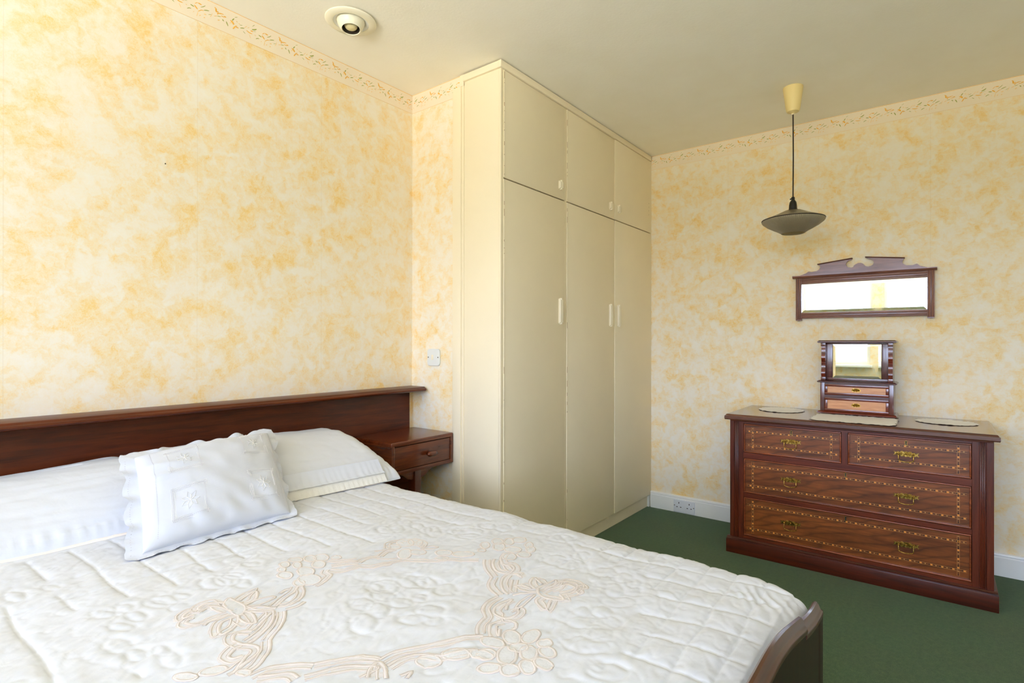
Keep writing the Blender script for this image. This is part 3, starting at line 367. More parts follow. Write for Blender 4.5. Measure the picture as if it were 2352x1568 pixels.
QUILT = """-784,-1572 -796,-1575 -809,-1573 -821,-1567 -829,-1556 -832,-1545 -828,-1534 -820,-1526 -807,-1522 -794,-1524 -781,-1530 -773,-1541 -771,-1553 -774,-1564 -784,-1572;-789,-1609 -800,-1613 -812,-1612 -821,-1608 -827,-1601 -827,-1593 -822,-1584 -813,-1578 -802,-1574 -790,-1574 -780,-1578 -774,-1585 -774,-1594 -779,-1603 -789,-1609;-800,-1636 -810,-1639 -820,-1639 -828,-1635 -833,-1629 -833,-1622 -829,-1615 -821,-1610 -811,-1607 -801,-1607 -793,-1610 -788,-1616 -788,-1624 -792,-1631 -800,-1636;-835,-1652 -847,-1655 -858,-1655 -867,-1651 -873,-1645 -873,-1637 -868,-1629 -858,-1622 -846,-1618 -834,-1618 -824,-1622 -819,-1629 -819,-1637 -825,-1645 -835,-1652;-858,-1622 -872,-1627 -885,-1628 -895,-1625 -900,-1618 -900,-1609 -893,-1600 -882,-1592 -868,-1587 -854,-1585 -843,-1588 -838,-1595 -839,-1604 -846,-1614 -858,-1622;-889,-1666 -899,-1667 -912,-1663 -924,-1654 -933,-1643 -938,-1630 -937,-1620 -930,-1612 -920,-1610 -907,-1614 -895,-1623 -885,-1635 -881,-1648 -882,-1659 -889,-1666;-954,-1649 -965,-1652 -975,-1651 -984,-1647 -990,-1639 -991,-1631 -988,-1622 -981,-1616 -971,-1613 -960,-1613 -951,-1618 -945,-1626 -943,-1635 -947,-1643 -954,-1649;-986,-1617 -994,-1620 -1003,-1620 -1011,-1616 -1015,-1611 -1016,-1603 -1014,-1596 -1007,-1590 -999,-1587 -990,-1587 -982,-1590 -977,-1597 -976,-1604 -979,-1612 -986,-1617;-1003,-1657 -1013,-1659 -1026,-1655 -1038,-1645 -1047,-1633 -1053,-1620 -1053,-1608 -1047,-1601 -1038,-1599 -1025,-1603 -1012,-1612 -1002,-1625 -997,-1639 -997,-1650 -1003,-1657;-984,-1682 -995,-1685 -1007,-1684 -1016,-1680 -1022,-1673 -1023,-1664 -1019,-1655 -1011,-1648 -999,-1644 -987,-1645 -977,-1649 -971,-1657 -971,-1666 -975,-1675 -984,-1682;-1028,-1676 -1040,-1680 -1051,-1679 -1061,-1674 -1067,-1666 -1069,-1656 -1065,-1647 -1057,-1639 -1046,-1635 -1033,-1636 -1023,-1641 -1016,-1649 -1015,-1659 -1019,-1669 -1028,-1676;-1070,-1703 -1081,-1705 -1094,-1701 -1106,-1693 -1116,-1680 -1120,-1667 -1120,-1656 -1113,-1648 -1102,-1645 -1089,-1648 -1076,-1657 -1066,-1670 -1061,-1684 -1063,-1695 -1070,-1703;-1033,-1691 -1044,-1695 -1055,-1694 -1064,-1690 -1069,-1683 -1070,-1674 -1066,-1666 -1058,-1659 -1047,-1655 -1035,-1655 -1026,-1659 -1020,-1666 -1019,-1675 -1024,-1684 -1033,-1691;-1111,-1757 -1121,-1758 -1133,-1755 -1145,-1746 -1154,-1735 -1158,-1723 -1157,-1712 -1151,-1705 -1141,-1703 -1128,-1706 -1116,-1714 -1107,-1726 -1102,-1739 -1104,-1750 -1111,-1757;-1121,-1721 -1128,-1723 -1135,-1723 -1140,-1721 -1144,-1716 -1144,-1711 -1142,-1706 -1137,-1701 -1130,-1699 -1123,-1699 -1117,-1701 -1113,-1706 -1113,-1711 -1116,-1717 -1121,-1721;-657,-1378 -669,-1382 -684,-1379 -697,-1372 -706,-1360 -710,-1346 -708,-1333 -699,-1324 -687,-1319 -672,-1321 -659,-1329 -649,-1341 -645,-1356 -648,-1369 -657,-1378;-792,-1443 -805,-1448 -819,-1447 -830,-1442 -838,-1432 -840,-1420 -836,-1408 -826,-1399 -814,-1393 -800,-1393 -787,-1399 -779,-1409 -778,-1421 -782,-1433 -792,-1443;-801,-1480 -813,-1485 -826,-1485 -837,-1481 -843,-1472 -844,-1462 -840,-1451 -831,-1442 -818,-1437 -805,-1437 -794,-1441 -787,-1450 -786,-1461 -791,-1472 -801,-1480;-737,-1475 -749,-1479 -761,-1479 -771,-1475 -777,-1467 -777,-1458 -773,-1448 -764,-1440 -752,-1435 -740,-1435 -729,-1439 -723,-1447 -722,-1457 -727,-1467 -737,-1475;-1174,-1275 -1183,-1281 -1193,-1283 -1201,-1279 -1208,-1271 -1210,-1260 -1209,-1248 -1204,-1237 -1195,-1230 -1185,-1228 -1176,-1232 -1170,-1240 -1167,-1252 -1169,-1264 -1174,-1275;-1086,-1272 -1097,-1279 -1110,-1281 -1121,-1276 -1130,-1265 -1133,-1251 -1131,-1236 -1124,-1223 -1113,-1215 -1100,-1213 -1088,-1218 -1079,-1229 -1076,-1244 -1078,-1259 -1086,-1272;-1077,-1294 -1086,-1300 -1095,-1301 -1104,-1298 -1110,-1290 -1112,-1280 -1110,-1269 -1104,-1259 -1095,-1252 -1085,-1251 -1076,-1254 -1070,-1262 -1068,-1273 -1070,-1284 -1077,-1294;-1071,-1350 -1082,-1357 -1093,-1359 -1103,-1355 -1110,-1347 -1112,-1335 -1109,-1323 -1101,-1312 -1091,-1304 -1079,-1302 -1069,-1306 -1062,-1314 -1060,-1326 -1063,-1339 -1071,-1350;-1138,-1331 -1144,-1335 -1152,-1337 -1158,-1335 -1162,-1329 -1164,-1322 -1162,-1313 -1157,-1306 -1150,-1301 -1143,-1299 -1136,-1301 -1132,-1307 -1131,-1315 -1133,-1323 -1138,-1331;-1170,-1324 -1178,-1329 -1188,-1328 -1197,-1323 -1205,-1313 -1209,-1301 -1209,-1289 -1205,-1280 -1197,-1275 -1187,-1275 -1178,-1281 -1170,-1291 -1165,-1303 -1166,-1315 -1170,-1324;-1158,-1398 -1167,-1404 -1177,-1404 -1187,-1399 -1195,-1389 -1198,-1378 -1197,-1365 -1191,-1355 -1182,-1349 -1171,-1349 -1161,-1354 -1153,-1364 -1150,-1376 -1152,-1388 -1158,-1398;-1186,-1424 -1193,-1428 -1201,-1428 -1208,-1425 -1213,-1418 -1215,-1410 -1214,-1401 -1210,-1393 -1203,-1389 -1195,-1388 -1188,-1392 -1183,-1399 -1180,-1407 -1182,-1416 -1186,-1424;-1226,-1270 -1234,-1277 -1244,-1279 -1253,-1275 -1260,-1266 -1264,-1254 -1262,-1242 -1257,-1230 -1249,-1222 -1239,-1220 -1229,-1224 -1222,-1233 -1219,-1246 -1220,-1259 -1226,-1270;-1267,-1335 -1279,-1345 -1291,-1350 -1301,-1347 -1308,-1338 -1310,-1325 -1307,-1309 -1300,-1294 -1288,-1282 -1276,-1277 -1265,-1279 -1257,-1289 -1255,-1303 -1259,-1320 -1267,-1335;-1224,-1314 -1233,-1323 -1243,-1326 -1252,-1323 -1258,-1316 -1260,-1304 -1258,-1291 -1251,-1279 -1242,-1270 -1231,-1266 -1222,-1268 -1215,-1277 -1213,-1289 -1216,-1302 -1224,-1314;-1167,-1228 -1174,-1235 -1182,-1238 -1189,-1237 -1193,-1231 -1195,-1222 -1192,-1212 -1187,-1203 -1179,-1195 -1171,-1192 -1164,-1194 -1160,-1199 -1159,-1208 -1161,-1219 -1167,-1228;-1210,-1386 -1216,-1391 -1224,-1391 -1231,-1388 -1236,-1381 -1239,-1373 -1238,-1364 -1234,-1356 -1227,-1351 -1219,-1350 -1212,-1354 -1207,-1360 -1204,-1369 -1205,-1379 -1210,-1386;-1135,-1249 -1146,-1257 -1158,-1257 -1170,-1252 -1179,-1240 -1183,-1226 -1182,-1210 -1176,-1197 -1166,-1189 -1153,-1187 -1141,-1193 -1132,-1205 -1127,-1220 -1129,-1236 -1135,-1249;-844,-955 -854,-962 -864,-965 -873,-962 -879,-954 -881,-943 -879,-931 -872,-920 -863,-912 -852,-909 -843,-912 -837,-920 -835,-932 -838,-944 -844,-955;-839,-998 -847,-1004 -856,-1006 -863,-1004 -868,-997 -870,-988 -867,-978 -862,-969 -853,-962 -845,-960 -837,-962 -832,-969 -830,-978 -833,-989 -839,-998;-847,-1038 -857,-1046 -867,-1049 -875,-1048 -880,-1042 -881,-1032 -877,-1021 -870,-1010 -860,-1002 -850,-998 -841,-1000 -836,-1006 -836,-1016 -840,-1028 -847,-1038;-839,-1065 -854,-1078 -869,-1084 -880,-1084 -886,-1077 -885,-1064 -878,-1048 -866,-1032 -850,-1018 -835,-1011 -823,-1011 -817,-1019 -818,-1032 -826,-1049 -839,-1065;-894,-979 -904,-987 -914,-990 -923,-987 -929,-980 -930,-969 -928,-957 -921,-945 -911,-937 -901,-933 -891,-936 -885,-943 -884,-955 -887,-967 -894,-979;-923,-959 -932,-967 -942,-970 -951,-968 -957,-960 -959,-949 -956,-937 -949,-925 -940,-917 -930,-913 -921,-915 -915,-923 -913,-934 -916,-947 -923,-959;-799,-938 -808,-944 -819,-943 -829,-937 -838,-926 -842,-913 -842,-901 -837,-890 -828,-885 -818,-885 -807,-891 -798,-902 -794,-915 -794,-928 -799,-938;-802,-1113 -812,-1120 -823,-1122 -832,-1119 -838,-1112 -839,-1101 -836,-1090 -828,-1079 -818,-1072 -807,-1070 -797,-1073 -791,-1080 -790,-1091 -794,-1103 -802,-1113;-774,-1165 -788,-1171 -804,-1170 -820,-1161 -831,-1147 -837,-1129 -835,-1112 -827,-1098 -813,-1090 -796,-1091 -780,-1100 -768,-1115 -763,-1133 -765,-1151 -774,-1165;-801,-1179 -810,-1182 -821,-1180 -831,-1173 -840,-1163 -844,-1150 -844,-1138 -840,-1129 -831,-1125 -820,-1127 -809,-1134 -800,-1145 -796,-1158 -796,-1170 -801,-1179;-695,-1198 -707,-1204 -719,-1205 -728,-1202 -734,-1195 -735,-1184 -731,-1173 -722,-1163 -711,-1157 -699,-1155 -689,-1158 -683,-1166 -682,-1176 -687,-1188 -695,-1198;-714,-1156 -723,-1161 -732,-1161 -741,-1156 -747,-1149 -749,-1139 -747,-1130 -741,-1122 -733,-1117 -723,-1117 -715,-1121 -708,-1129 -706,-1139 -708,-1149 -714,-1156;-1582,-682 -1585,-688 -1590,-691 -1595,-689 -1600,-682 -1604,-673 -1606,-662 -1605,-652 -1603,-645 -1598,-642 -1592,-644 -1587,-651 -1583,-661 -1582,-672 -1582,-682;-1520,-915 -1524,-921 -1529,-924 -1534,-922 -1539,-916 -1542,-907 -1543,-897 -1541,-887 -1538,-880 -1533,-877 -1527,-879 -1523,-885 -1520,-895 -1519,-905 -1520,-915;-1513,-969 -1517,-975 -1523,-976 -1529,-973 -1535,-965 -1540,-955 -1542,-944 -1541,-934 -1537,-928 -1531,-927 -1524,-930 -1518,-938 -1514,-949 -1512,-960 -1513,-969;-1542,-993 -1546,-998 -1552,-998 -1559,-994 -1565,-985 -1570,-975 -1573,-964 -1572,-954 -1568,-949 -1563,-948 -1555,-953 -1549,-961 -1544,-972 -1541,-983 -1542,-993;-1566,-1055 -1571,-1064 -1578,-1066 -1585,-1063 -1592,-1054 -1597,-1042 -1599,-1028 -1597,-1016 -1593,-1007 -1586,-1004 -1578,-1007 -1571,-1016 -1566,-1029 -1565,-1043 -1566,-1055;-1562,-1104 -1566,-1112 -1571,-1115 -1577,-1114 -1582,-1108 -1585,-1099 -1585,-1087 -1583,-1076 -1579,-1068 -1574,-1064 -1568,-1065 -1563,-1071 -1560,-1081 -1560,-1093 -1562,-1104;-1534,-1132 -1538,-1138 -1543,-1141 -1547,-1139 -1551,-1134 -1554,-1126 -1554,-1117 -1553,-1108 -1549,-1102 -1545,-1099 -1540,-1100 -1535,-1105 -1533,-1114 -1533,-1123 -1534,-1132;-1534,-1173 -1539,-1181 -1545,-1184 -1551,-1183 -1556,-1176 -1560,-1166 -1560,-1154 -1558,-1143 -1553,-1134 -1547,-1130 -1541,-1132 -1535,-1139 -1532,-1149 -1532,-1162 -1534,-1173;-1636,-678 -1640,-689 -1646,-694 -1653,-692 -1659,-684 -1664,-671 -1667,-655 -1666,-640 -1662,-628 -1656,-622 -1649,-624 -1642,-632 -1637,-646 -1635,-662 -1636,-678;-1333,-953 -1340,-962 -1349,-965 -1359,-961 -1367,-951 -1371,-937 -1372,-922 -1369,-908 -1362,-898 -1353,-895 -1343,-899 -1335,-909 -1330,-924 -1330,-939 -1333,-953;-1360,-943 -1366,-952 -1375,-955 -1384,-951 -1392,-941 -1397,-927 -1398,-912 -1395,-898 -1388,-888 -1379,-885 -1370,-889 -1362,-899 -1357,-913 -1356,-929 -1360,-943;-1324,-988 -1330,-994 -1337,-996 -1344,-993 -1350,-985 -1354,-975 -1355,-963 -1352,-953 -1346,-946 -1339,-943 -1332,-946 -1326,-954 -1322,-965 -1322,-977 -1324,-988;-1319,-936 -1323,-941 -1330,-942 -1337,-938 -1343,-930 -1347,-920 -1349,-909 -1347,-900 -1342,-895 -1335,-894 -1328,-897 -1322,-906 -1318,-916 -1316,-927 -1319,-936;-1265,-902 -1269,-908 -1276,-909 -1282,-906 -1288,-899 -1291,-889 -1292,-879 -1290,-870 -1285,-864 -1279,-863 -1272,-866 -1266,-874 -1263,-883 -1262,-894 -1265,-902;-1452,-943 -1457,-949 -1464,-950 -1472,-945 -1479,-936 -1484,-924 -1486,-911 -1485,-901 -1481,-894 -1474,-893 -1466,-898 -1458,-907 -1453,-920 -1451,-932 -1452,-943;-1429,-941 -1433,-946 -1438,-947 -1443,-944 -1448,-937 -1452,-929 -1453,-920 -1452,-913 -1448,-908 -1443,-907 -1438,-910 -1433,-916 -1429,-925 -1428,-934 -1429,-941;-1549,-914 -1553,-920 -1559,-920 -1566,-916 -1573,-907 -1578,-896 -1581,-884 -1580,-875 -1577,-869 -1571,-868 -1564,-873 -1557,-882 -1551,-893 -1549,-905 -1549,-914;-1474,-945 -1478,-950 -1484,-950 -1491,-946 -1497,-938 -1502,-927 -1504,-917 -1503,-908 -1499,-902 -1493,-902 -1486,-906 -1480,-914 -1475,-925 -1473,-936 -1474,-945;-1091,-1596 -1005,-1585 -1052,-1595;-1007,-1638 -1016,-1640;-1158,-1609 -1071,-1642 -1054,-1643;-662,-1340 -725,-1423 -794,-1501 -828,-1527 -833,-1553;-1281,-1280 -1250,-1273;-1057,-1309 -997,-1300;-1263,-1482 -1208,-1526"""
STROKES = [('o', 5.1, [(2186, 2361.0),(2201, 2353.0)]),('o', 6.4, [(2192, 2362.0),(2199, 2349.0)]),('o', 4.5, [(2196, 2332.0),(2206, 2347.0)]),('o', 3.9, [(2207, 2344.0),(2218, 2345.0)]),('o', 2.6, [(2204, 2346.0),(2212, 2350.0)]),('p', 2.8, [(2184, 2350.0),(2192, 2354.0)]),('g', 3.2, [(2193, 2363.0),(2201, 2374.0)]),('g', 1.3, [(2203, 2380.0),(2214, 2386.0)]),('p', 2.8, [(2208, 2369.0),(2214, 2365.0)]),('p', 2.8, [(2218, 2363.0),(2224, 2363.0)]),('g', 1.5, [(2222, 2359.0),(2233, 2362.0)]),('g', 2.8, [(2224, 2348.0),(2233, 2352.0),(2240, 2354.0)]),('p', 1.8, [(2240, 2355.0),(2246, 2363.0),(2251, 2368.0)]),('p', 2.3, [(2253, 2361.0),(2260, 2367.0)]),('o', 4.4, [(2264, 2355.0),(2275, 2357.0)]),('o', 3.1, [(2248, 2350.0),(2260, 2346.0),(2272, 2346.0)]),('g', 3.9, [(2270, 2363.0),(2281, 2367.0),(2289, 2373.0)]),('g', 1.3, [(2272, 2376.0),(2281, 2386.0)]),('g', 1.0, [(2275, 2358.0),(2287, 2361.0)]),('p', 1.8, [(2259, 2339.0),(2266, 2326.0)]),('p', 2.6, [(2281, 2347.0),(2286, 2344.0)]),('g', 1.8, [(2235, 2341.0),(2244, 2335.0)]),('g', 3.3, [(2297, 2353.0),(2310, 2350.0)]),('g', 2.3, [(2286, 2333.0),(2293, 2338.0),(2300, 2339.0)]),('o', 5.1, [(2310, 2357.0),(2322, 2346.0)]),('o', 1.8, [(2312, 2363.0),(2318, 2369.0),(2323, 2371.0)]),('o', 4.4, [(2323, 2371.0),(2336, 2369.0)]),('g', 1.8, [(2332, 2359.0),(2342, 2366.0),(2349, 2373.0)]),('g', 2.6, [(2343, 2353.0),(2352, 2357.0),(2362, 2360.0)]),('o', 2.1, [(2322, 2339.0),(2334, 2349.0),(2343, 2351.0)]),('p', 2.3, [(2319, 2320.0),(2323, 2338.0)]),('p', 2.6, [(2327, 2325.0),(2333, 2331.0)]),('p', 4.4, [(2343, 2339.0),(2352, 2341.0)]),('p', 3.9, [(2342, 2325.0),(2348, 2329.0)]),('p', 1.8, [(2306, 2329.0),(2310, 2334.0)]),('g', 1.3, [(2359, 2345.0),(2370, 2350.0)]),('p', 1.8, [(2365, 2339.0),(2370, 2347.0),(2373, 2357.0)]),('o', 1.3, [(2379, 2349.0),(2391, 2355.0)]),('o', 3.9, [(2381, 2383.0),(2389, 2378.0)]),('o', 6.4, [(2386, 2379.0),(2387, 2367.0)]),('o', 3.9, [(2388, 2368.0),(2396, 2372.0)]),('o', 2.8, [(2390, 2362.0),(2395, 2363.0)]),('g', 1.8, [(2390, 2355.0),(2404, 2357.0)]),('o', 2.3, [(2399, 2367.0),(2407, 2370.0),(2415, 2371.0)]),('o', 2.3, [(2404, 2362.0),(2417, 2361.0)]),('p', 5.1, [(2392, 2339.0),(2400, 2344.0)]),('o', 2.6, [(2137, 2363.0),(2146, 2368.0),(2154, 2371.0)]),('o', 4.6, [(2162, 2364.0),(2171, 2365.0)]),('g', 3.3, [(2157, 2351.0),(2162, 2345.0)]),('g', 3.3, [(2171, 2349.0),(2174, 2343.0),(2178, 2334.0)])]
def border(name, origin, du, nrm, length, phase, z0=2.305):
    o = Vector(origin); du = Vector(du); nr = Vector(nrm)
    def P_(u, z, off): p = o+du*u+nr*off; return (p.x, p.y, z)
    def slab(u0, u1, za, zb, off):
        m = MB(); v = [P_(u, z, f_) for f_ in (0, off) for z in (za, zb) for u in (u0, u1)]
        return m.add(v, [(0, 1, 3, 2), (4, 6, 7, 5), (0, 4, 5, 1), (2, 3, 7, 6), (0, 2, 6, 4), (1, 5, 7, 3)])
    root = slab(0, length, z0, H-.001, .0008).build(name, M_border, None); tag(root, kind='structure')
    slab(0, length, H-.0034, H-.0012, .0010).build('orange_edge_line', M_edge, root)
    slab(0, length, z0+.0002, z0+.0012, .0010).build('lower_edge_line', M_edge, root)
    ms = {'o': MB(), 'p': MB(), 'g': MB()}
    k0 = -2
    for k in range(k0, int(length/.2525)+3):
        for si, (col, w, pts) in enumerate(STROKES):
            q_ = [((y/1000-2.155)+phase+k*.2525, z/1000) for y, z in pts]
            if min(p[0] for p in q_) < .001 or max(p[0] for p in q_) > length-.001: continue
            pp = smooth_poly([(a, b, 0) for a, b in q_], 3); n = len(pp); w_ = w/1000*.6
            if len(q_) == 2 and w > 3.5: w_ *= .85
            top = []; bot = []
            for i, p in enumerate(pp):
                d = (pp[min(i+1, n-1)]-pp[max(i-1, 0)]).normalized(); t = i/(n-1)
                ww_ = w_*max(.12, math.sin(PI*(.08+.86*t))**.7); nn = Vector((-d.y, d.x, 0))
                top.append(p+nn*ww_); bot.append(p-nn*ww_)
            off = {'o': .0014, 'p': .0011, 'g': .00125}[col]+(si % 7)*.00002
            vs = [P_(p.x, p.y, off) for p in top]+[P_(p.x, p.y, off) for p in bot]
            ms[col].add(vs, [(i, i+1, n+i+1, n+i) for i in range(n-1)])
    for c_, nm, mt in (('p', 'pale_petal_print', M_pale), ('g', 'leaf_print', M_gr), ('o', 'orange_petal_print', M_or)):
        tag(ms[c_].build(nm, mt, root, fix=False), kind='stuff')
border('trim_1', (WX, 0, 0), (1, 0, 0), (0, -1, 0), -WX, ((-.351-WX) % .2525)+.155)
border('trim_2', (0, -.001, 0), (0, -1, 0), (-1, 0, 0), .338, .155)
border('trim_3', (W, -D-.004, 0), (0, -1, 0), (-1, 0, 0), -YB-D-.004, .879-D-.004+.2525*.22)

# ------------------------------------------------------------ fitted wardrobe
wr = thing('fitted_wardrobe', (W/2, -D/2, 0), 'tall cream painted fitted wardrobe with six doors reaching the ceiling', 'wardrobe')
MB().box(0, .018, -.366, -D+.014, 0, 2.364).build('side_panel', M_cream, wr, bevel=.0015)
bt = MB().box(-.010, .004, -.298, -.352, .0, 2.345).box(-.004, .004, -.352, -.366, 0, 2.362).build('cover_batten', M_cream, wr, bevel=.002)
MB().box(-.006, .012, -.341, -.366, 2.345, 2.398).build('batten_block', M_cream, wr, bevel=.001)
tr = MB().box(-.0115, .006, -.366, -D+.004, 2.3632, 2.3938).box(-.012, 1.617, -D-.010, -D+.008, 2.363, 2.394)
tr.build('top_trim', M_cream, wr, bevel=.0015)
MB().box(.006, W-.02, -.372, -D+.004, 2.3945, 2.3997).build('ceiling_gap_shade', M_gap, wr)  # solid dark strip painted in as the shadow between trim and ceiling
MB().box(.018, W-.002, -.37, -D+.012, 0.089, 2.36).build('carcass', M_gap, wr)
MB().box(.004, W-.004, -D+.018, -D+.055, 0, .088).build('plinth', M_cream, wr)
MB().box(W-.02, W-.0005, -D+.004, -D+.05, 0, .10).build('plinth_end', M_skirt, wr)
MB().box(W-.012, W-.0005, -D-.002, -D+.012, .09, 2.362).build('end_fillet', M_cream, wr, bevel=.001)
MB().box(-.0004, .0195, -D-.000, -D+.0139, 0, 2.3625).build('front_stile', M_cream, wr, bevel=.001)
MB().box(.536, .5525, -D+.001, -D+.014, .083, 2.362).build('middle_stile', M_cream, wr, bevel=.001)
def pull_mesh(name, h):
    m = MB(); w_ = .029
    for dx in (-w_/3, 0, w_/3):
        pr = [(dx+w_/5.6*math.cos(t), -.010-.0045*math.sin(t)) for t in [PI*i/6 for i in range(7)]]
        pr = [(dx-w_/5.6, 0)]+pr[::-1]+[(dx+w_/5.6, 0)]
        c_ = .011 if dx else .002
        m.prism(pr, 'z', -h/2+c_, h/2-c_)
    m.box(-w_/2, w_/2, -.008, 0, -h/2+.006, h/2-.006)
    return m.mesh(name, M_handle, bevel=.0012, seg=2)
PS, PL = pull_mesh('handle', .054), pull_mesh('handle', .140)
doors = ((.0215, .5345, 1), (.5545, 1.0925, 1), (1.0955, 1.6215, -1))
for k, (x0, x1, side) in enumerate(doors):
    for (z0, z1, pm, hz) in ((1.8735, 2.361, PS, 1.943), (.084, 1.8675, PL, 1.287)):
        pr_ = .0025 if k == 2 else 0
        d_ = MB().box(x0, x1, -D-.001-pr_, -D+.012, z0, z1).build('door', M_cream, wr, bevel=.0012)
        hx = (x1-.047, x1-.052, x0+.046)[k]
        place(pm, 'handle', d_, (hx, -D-.001-pr_, hz))
        if z0 > 1 and k == 2:
            for zz in (2.07, 2.045, 2.02, 1.993):
                MB().lathe([(0, 0), (.0022, .0003), (0, .0006)], (x1-.03, -D-.0041, zz), 8, 'y').build('screw_hole', M_hole, d_)
# piano hinges with chipped paint
def hinge(x, z0, z1, seed, dens):
    rnd = random.Random(seed)
    hg = MB().tube([(x, -D-.0015, z0), (x, -D-.0015, z1)], .0022, 8).build('piano_hinge', M_cream, wr, smooth=True)
    m = MB(); z = z0+.01
    while z < z1-.02:
        L = rnd.choice((.004, .006, .012, .022)) if rnd.random() < .8 else .04
        if rnd.random() < dens(z): m.tube([(x, -D-.0024, z), (x, -D-.0024, z+L*.8)], .0016, 6)
        z += L+rnd.uniform(.008, .05)
    if m.v: tag(m.build('paint_chip', M_chip, hg, smooth=True), kind='stuff')
hinge(.0205, 1.875, 2.36, 3, lambda z: .95); hinge(.0205, .09, 1.866, 4, lambda z: .8 if z > 1.5 else .10)
hinge(.5535, 1.875, 2.36, 5, lambda z: .75); hinge(.5535, .09, 1.866, 6, lambda z: .25 if z > 1.0 else .45)
hinge(1.6225, 1.875, 2.36, 9, lambda z: .1)

# ------------------------------------------------------------ bed
HB_Y = 0
hb = thing('headboard', (-1.27, -.01, 0), 'long dark mahogany headboard with a moulded shelf along its top', 'headboard')
MB().box(-2.50, -.036, -.022, -.004, .30, .880).build('back_panel', M_headb, hb, bevel=.001)
MB().box(-2.50, -.034, -.0032, -.0008, .30, .878).build('panel_backing', M_cream, hb)
# shelf: slab with a step in the front edge, moulded profile
def shelf_front(x): return -.128-.010*(1-ss((x+.47)/.07))
sh = MB(); xs = [-2.55]+[-.56+i*.012 for i in range(12)]+[-.40, -.02, -.008]
prof = [(0, .8995), (-.002, .901), (.0, .901), (1, .901), (1, .9005)]
rows = []
for x in xs:
    yf = shelf_front(x); e = .012 if x > -.01 else 0
    rows.append([(x, -.001, .881), (x, -.001, .9015), (x, yf+.016+e, .9015), (x, yf+.012+e, .8995), (x, yf+.010+e, .896), (x, yf+.002+e, .8925), (x, yf+e, .888), (x, yf+.003+e, .883), (x, yf+.012+e, .8795), (x, yf+.03, .8795)])
n = len(rows[0])
for r_ in rows: sh.v += r_
for i in range(len(rows)-1):
    for j in range(n): sh.f.append((i*n+j, i*n+(j+1) % n, (i+1)*n+(j+1) % n, (i+1)*n+j))
sh.f += [tuple(range(n)), tuple(range((len(rows)-1)*n, len(rows)*n))[::-1]]
sh.build('shelf', M_headb, hb, smooth=True)
for x in (-2.3, -.20, -.6):
    MB().box(x-.05, x+.05, -.045, -.004, 0.0, .30).build('leg', M_headz, hb, bevel=.003)

bd = thing('bed_frame', (-1.27, -1.0, 0), 'dark wooden double bed frame with a curved moulded footboard', 'bed')
def crest(x):                              # top line of the footboard
    xc = -1.27; d_ = abs(x-xc)
    return .590+.068*ss((.64-d_)/.42)
fb = MB(); xs = [-1.91+i*(1.28/60) for i in range(61)]
for x in xs: fb.v += [(x, -1.957, .06), (x, -1.957, crest(x)-.012), (x, -1.943, crest(x)-.012), (x, -1.943, .06)]
for i in range(60):
    for j in range(4): fb.f.append((4*i+j, 4*i+(j+1) % 4, 4*i+4+(j+1) % 4, 4*i+4+j))
fb.f += [(0, 1, 2, 3), (243, 242, 241, 240)]
fb.build('footboard', M_foot, bd)
capP = [(.0135, -.026), (.0135, -.008), (.011, .001), (.005, .006), (-.001, .005), (-.0055, .000), (-.0085, -.007), (-.011, -.010), (-.0145, -.012), (-.0165, -.017), (-.0155, -.023), (-.010, -.026)]
def cap(x0, x1, dz, name):
    m = MB(); n = len(capP); N_ = max(6, int(abs(x1-x0)/.02))
    for i in range(N_+1):
        x = x0+(x1-x0)*i/N_; sl = (crest(x+.004)-crest(x-.004))/.008; c_ = 1/math.sqrt(1+sl*sl)
        sh_ = 0
        for py, pz in capP: m.v.append((x-pz*sl*c_*.5, -1.9465+py*.74, crest(x)+dz+pz*.9))
    for i in range(N_):
        for j in range(n): m.f.append((i*n+j, i*n+(j+1) % n, (i+1)*n+(j+1) % n, (i+1)*n+j))
    m.f += [tuple(range(n)), tuple(range(N_*n, (N_+1)*n))[::-1]]
    return m.build(name, M_cap, bd, smooth=True)
cap(-1.74, -.800, .008, 'cap_rail'); cap(-.808, -.636, -.001, 'cap_end'); cap(-1.90, -1.732, -.001, 'cap_end')
for x in (-.658, -1.882):
    MB().box(x-.025, x+.025, -1.9572, -1.9428, 0, crest(x)-.02).build('leg', M_foot, bd, bevel=.003)
for x in (-.612, -1.955):
    MB().box(x-.012, x+.012, -.05, -1.95, .16, .34).build('side_rail', M_foot, bd, bevel=.003)
MB().box(-1.935, -.632, -.05, -1.93, .20, .582).build('mattress', M_sheet, bd, bevel=.04, seg=4)

# bedspread --------------------------------------------------
def parse(s): return [[tuple(int(v)/1000 for v in p.split(',')) for p in l.split()] for l in s.split(';')]
braids = parse(BRAID); quilts = parse(QUILT)
XR, XL = -.560, -1.985                     # side edges of the spread
def y_head(x): return -.405-.105*(x+1.63)/1.07
# across coordinate s -> (x, dz); along coordinate y
def arc_profile():
    pts = []; r = .055
    for z in np.arange(.30, .60-r, .012): pts.append((XL, z-.60))
    for t in np.linspace(0, PI/2, 14): pts.append((XL+r-r*math.cos(t), -r+r*math.sin(t)))
    for x in np.arange(XL+r+.0035, XR-r-.002, .0035): pts.append((x, 0))
    for t in np.linspace(PI/2, 0, 20): pts.append((XR-r+r*math.cos(t), -r+r*math.sin(t)))
    for z in np.arange(.60-r-.006, .26, -.008): pts.append((XR, z-.60))
    return np.array(pts)
AP = arc_profile(); XS = AP[:, 0]; ZS = AP[:, 1]
yv = list(np.linspace(0, 1, 430)); NV = len(yv)
YF = -1.900; r = .032
tail = [(YF-r*math.sin(t), -r+r*math.cos(t)) for t in np.linspace(.1, PI/2, 10)]+[(YF-r, -.05), (YF-r, -.08), (YF-r, -.12)]
nx = len(XS)
X = np.repeat(XS[None, :], NV+len(tail), 0); Z = np.repeat(ZS[None, :], NV+len(tail), 0); Y = np.zeros_like(X)
